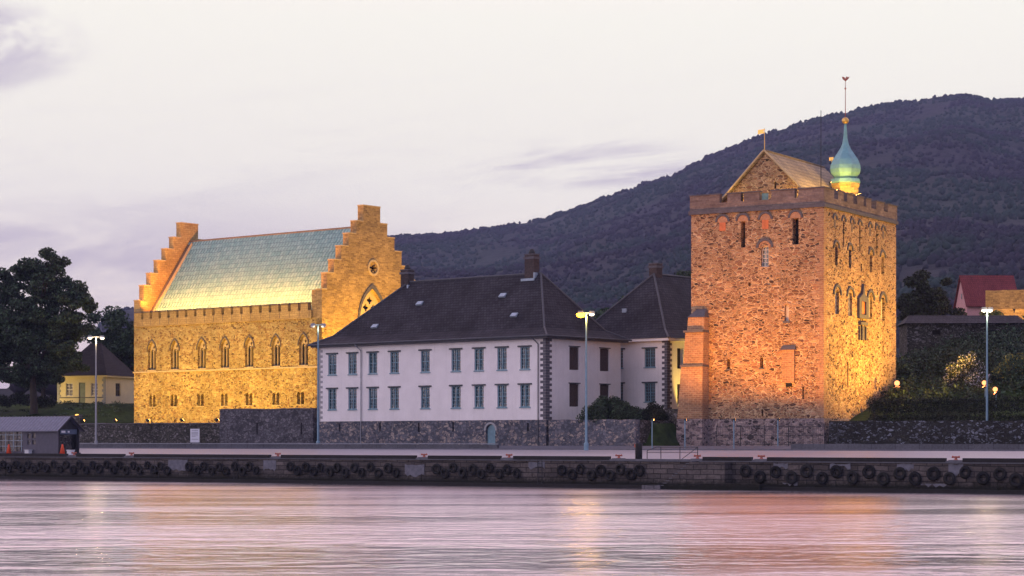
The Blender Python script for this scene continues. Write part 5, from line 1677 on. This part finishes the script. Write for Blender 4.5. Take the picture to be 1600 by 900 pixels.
def tree(name, base, crown, nclump, clump_r, n, size, mats, label, trunk_r=.4, cat='tree', group=None, shape=1.0):
    """crown: list of (cx, cy, cz, rx, ry, rz) big lobes relative to the base; clumps fill their shells."""
    e = empty(name, base, 0, label, cat, group)
    cl = []
    for _ in range(nclump):
        L_ = random.choices(crown, [c[3] * c[5] for c in crown])[0]
        while True:
            d = Vector((random.gauss(0, 1), random.gauss(0, 1), random.gauss(0, 1))).normalized() * random.random() ** .4
            break
        r = clump_r * random.uniform(.55, 1.25)
        cl.append((L_[0] + d.x * L_[3], L_[1] + d.y * L_[4], L_[2] + d.z * L_[5], r * 1.15, r * 1.15, r * .72))
    leaf_mesh('crown', cl, n, size, mats, e)
    b = MB()
    top = min(c[2] for c in crown)
    hub = Vector((random.uniform(-.3, .3), 0, top * .75))
    b.tube((0, 0, -.8), hub, trunk_r, trunk_r * .7, n=10)
    for c in random.sample(cl, min(len(cl), 16)):
        p = Vector(c[:3]); mid = hub.lerp(p, .5) + Vector((0, 0, (p - hub).length * .10))
        b.tube(hub, mid, trunk_r * .42, trunk_r * .25, n=6, cap=False); b.tube(mid, p, trunk_r * .25, trunk_r * .06, n=5, cap=False)
    b.build('trunk', M['bark'], e, fix=False)
    return e
def bush(name, base, lobes, n, size, mats, label, cat='bush', weights=None, stem=.06):
    e = empty(name, base, 0, label, cat)
    leaf_mesh('foliage', lobes, n, size, mats, e, weights)
    b = MB()
    for c in lobes[:8]: b.tube((c[0] * .3, c[1] * .3, -.3), c[:3], stem, stem * .3, n=5, cap=False)
    b.build('stems', M['bark'], e, fix=False)
    return e
def lobes(n, rx, ry, rz, r):
    out = []
    for _ in range(n):
        a = random.uniform(0, 2 * math.pi); q = random.random() ** .5
        x, y = rx * q * math.cos(a), ry * q * math.sin(a)
        z = rz * (1 - q * q * .7) * random.uniform(.25, 1.0)
        k = r * random.uniform(.7, 1.3)
        out.append((x, y, z, k, k, k * .8))
    return out
def gz(x, y):
    a, d = to_q(x, y)
    return ground(a, d)

# big tree at the left edge
tree('broadleaf_tree', (-66.5, 290, 8.6), [(1.0, 0, 17.6, 4.0, 4.0, 4.4), (-4.5, 1, 15, 4.6, 4.5, 4.6), (4.6, 0, 13.6, 3.4, 4, 3.8), (-1.0, -1, 11.5, 6.5, 5, 4.2), (3.4, 0, 8.5, 3.6, 4, 3.4), (-7, 1, 9, 5, 4, 4.4), (-1, 1, 6.5, 6, 4, 3.2), (4.0, 1, 6.0, 3.2, 3, 2.6)], 380, 1.05, 120000, .20,
     [M['leaf_dark'], M['leaf_green']], 'tallest dark broadleaf tree on the grass bank at the left', .55)
tree('broadleaf_tree', (-78.0, 296, 8.6), [(0, 0, 13, 5.5, 5, 5.5), (3, 0, 9, 5, 5, 4)], 80, 1.4, 16000, .24, [M['leaf_dark'], M['leaf_green']], 'dark tree cut by the left picture edge beside the tallest tree', .5)
tree('broadleaf_tree', (-62.0, 322, 9.0), [(0, 0, 11, 4.6, 4.5, 4.5), (5.0, 1, 9.5, 4.2, 4, 4.2), (8.0, 1, 8.0, 3.6, 4, 4.0), (1, 0, 6.5, 6, 4, 3)], 140, 1.3, 30000, .24, [M['leaf_green'], M['leaf_far']], 'mid green tree behind the yellow cottage roof, left of the hall', .4)
tree('broadleaf_tree', (-71.5, 318, 9.0), [(0, 0, 10, 4, 4, 5), (-2, 0, 6, 5, 4, 3)], 60, 1.3, 12000, .24, [M['leaf_dark'], M['leaf_green']], 'shadowy tree behind the tallest one, left of the cottage', .4)
hedge_bits = [(-10 + i * 1.0 + random.uniform(-.3, .3), random.uniform(-.4, .4), 1.0 + random.uniform(-.2, .3), .9, .9, .9) for i in range(18)]
bush('low_hedge', (-72, 293, 8.7), hedge_bits, 9000, .13, [M['leaf_dark'], M['hedge_leaf']], 'low dark hedge on the bank under the tallest tree', 'hedge')
# round bush and terrace plants right of the white house
bush('round_bush', (10.4, 219.6, 5.9), lobes(70, 2.9, 1.8, 2.7, .7), 24000, .10, [M['leaf_dark'], M['leaf_green']], 'round dark green bush on the terrace beside the white house', weights=.35)
bush('ivy', (14.6, 221.4, 5.9), lobes(44, 2.6, 1.2, 1.9, .6), 13000, .10, [M['leaf_dark'], M['hedge_leaf']], 'dark ivy clump on the wall between the round bush and the tower', 'plant')
# trees peeping over the roofs
tree('broadleaf_tree', (13.5, 292, 12), [(0, 0, 8.0, 4.2, 3, 3.2), (3.5, 0, 9.2, 3, 3, 3)], 50, 1.2, 9000, .24, [M['leaf_green'], M['leaf_far']], 'green tree top showing between the two slate roofs', .35)
tree('broadleaf_tree', (25.4, 296, 12), [(0, 0, 14.0, 2.4, 3, 4), (.5, 0, 11, 3, 3, 3)], 36, 1.1, 7000, .24, [M['leaf_dark'], M['leaf_green']], 'dark tree showing left of the tower above the annex roof', .35)
# dark tree on the right hill
tree('broadleaf_tree', (54.2, 272, 16.6), [(0, 0, 6.0, 3.5, 3, 3.6), (-1.6, 0, 4.0, 2.6, 3, 2.8), (2.0, 0, 4.0, 2.2, 3, 2.8)], 70, .95, 22000, .17, [M['leaf_dark'], M['hedge_leaf']], 'round dark tree on the hill left of the red house', .35)
# clipped hedge behind the garden wall
hl_ = []
for i in range(114):
    t = i / 113
    p = Vector((36.4, 211.2)).lerp(Vector((66, 192.8)), t)
    for z in (.6, 1.5, 2.25): hl_.append((p.x - 37.0, p.y - 210.6, z + random.uniform(-.08, .08), .55, .6, .5))
bush('clipped_hedge', (37.0, 210.6, 5.7), hl_, 30000, .09, [M['hedge_leaf'], M['leaf_dark']], 'long dark clipped hedge above the garden wall, right of the tower', 'hedge', weights=.3)
# blossom shrubs
lb = lobes(30, 2.2, 1.6, 3.6, .75)
bush('blossom_shrub', (48.9, 224.0, gz(48.9, 224) + .1), lb, 12000, .10, [M['leaf_dark'], M['blossom']], 'shrub covered in white blossom behind the hedge, left of the blue lamp pole', 'shrub', weights=.28)
lb = lobes(30, 2.4, 1.6, 3.4, .75)
bush('blossom_shrub', (54.2, 223.0, gz(54.2, 223) + .1), lb, 11000, .10, [M['leaf_green'], M['yellow_blossom']], 'shrub with yellow blossom at the right edge behind the hedge', 'shrub', weights=.25)
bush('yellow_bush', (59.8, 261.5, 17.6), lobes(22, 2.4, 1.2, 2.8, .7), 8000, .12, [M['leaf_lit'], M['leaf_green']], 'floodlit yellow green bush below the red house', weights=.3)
# shrub covered bank: nobody could count it
sb = []
for _ in range(620):
    t = random.random()
    y = random.uniform(217, 252)
    x = y * random.uniform(.176, .262)
    z = gz(x, y)
    r = random.uniform(.7, 1.5) if x > 53 or y > 232 else random.uniform(.35, .7)
    sb.append((x, y, z + r * random.uniform(.3, 1.2), r * 1.2, r * 1.2, r))
for _ in range(120):
    y = random.uniform(256, 300); x = y * random.uniform(.185, .27)
    r = random.uniform(.6, 1.1)
    sb.append((x, y, gz(x, y) + r * .5, r * 1.3, r * 1.3, r * .8))
o = leaf_mesh('shrubbery', sb, 85000, .16, [M['leaf_dark'], M['leaf_green']], None, .55)
tag(o, 'dense dark shrub cover on the bank between hedge and stone magazine', 'shrubs', kind='stuff')
# low growth at the back of the terraces
sb = []
for _ in range(160):
    a = random.uniform(-190, -150); d = random.uniform(37.5, 60)
    p = Q(a, d, ground(a, d)); sb.append((p.x, p.y, p.z + .1, .8, .8, .25))
o = leaf_mesh('bank_grass', sb, 9000, .12, [M['leaf_green'], M['leaf_dark']], None, .5)
tag(o, 'rough grass on the bank under the left trees', 'grass', kind='stuff')
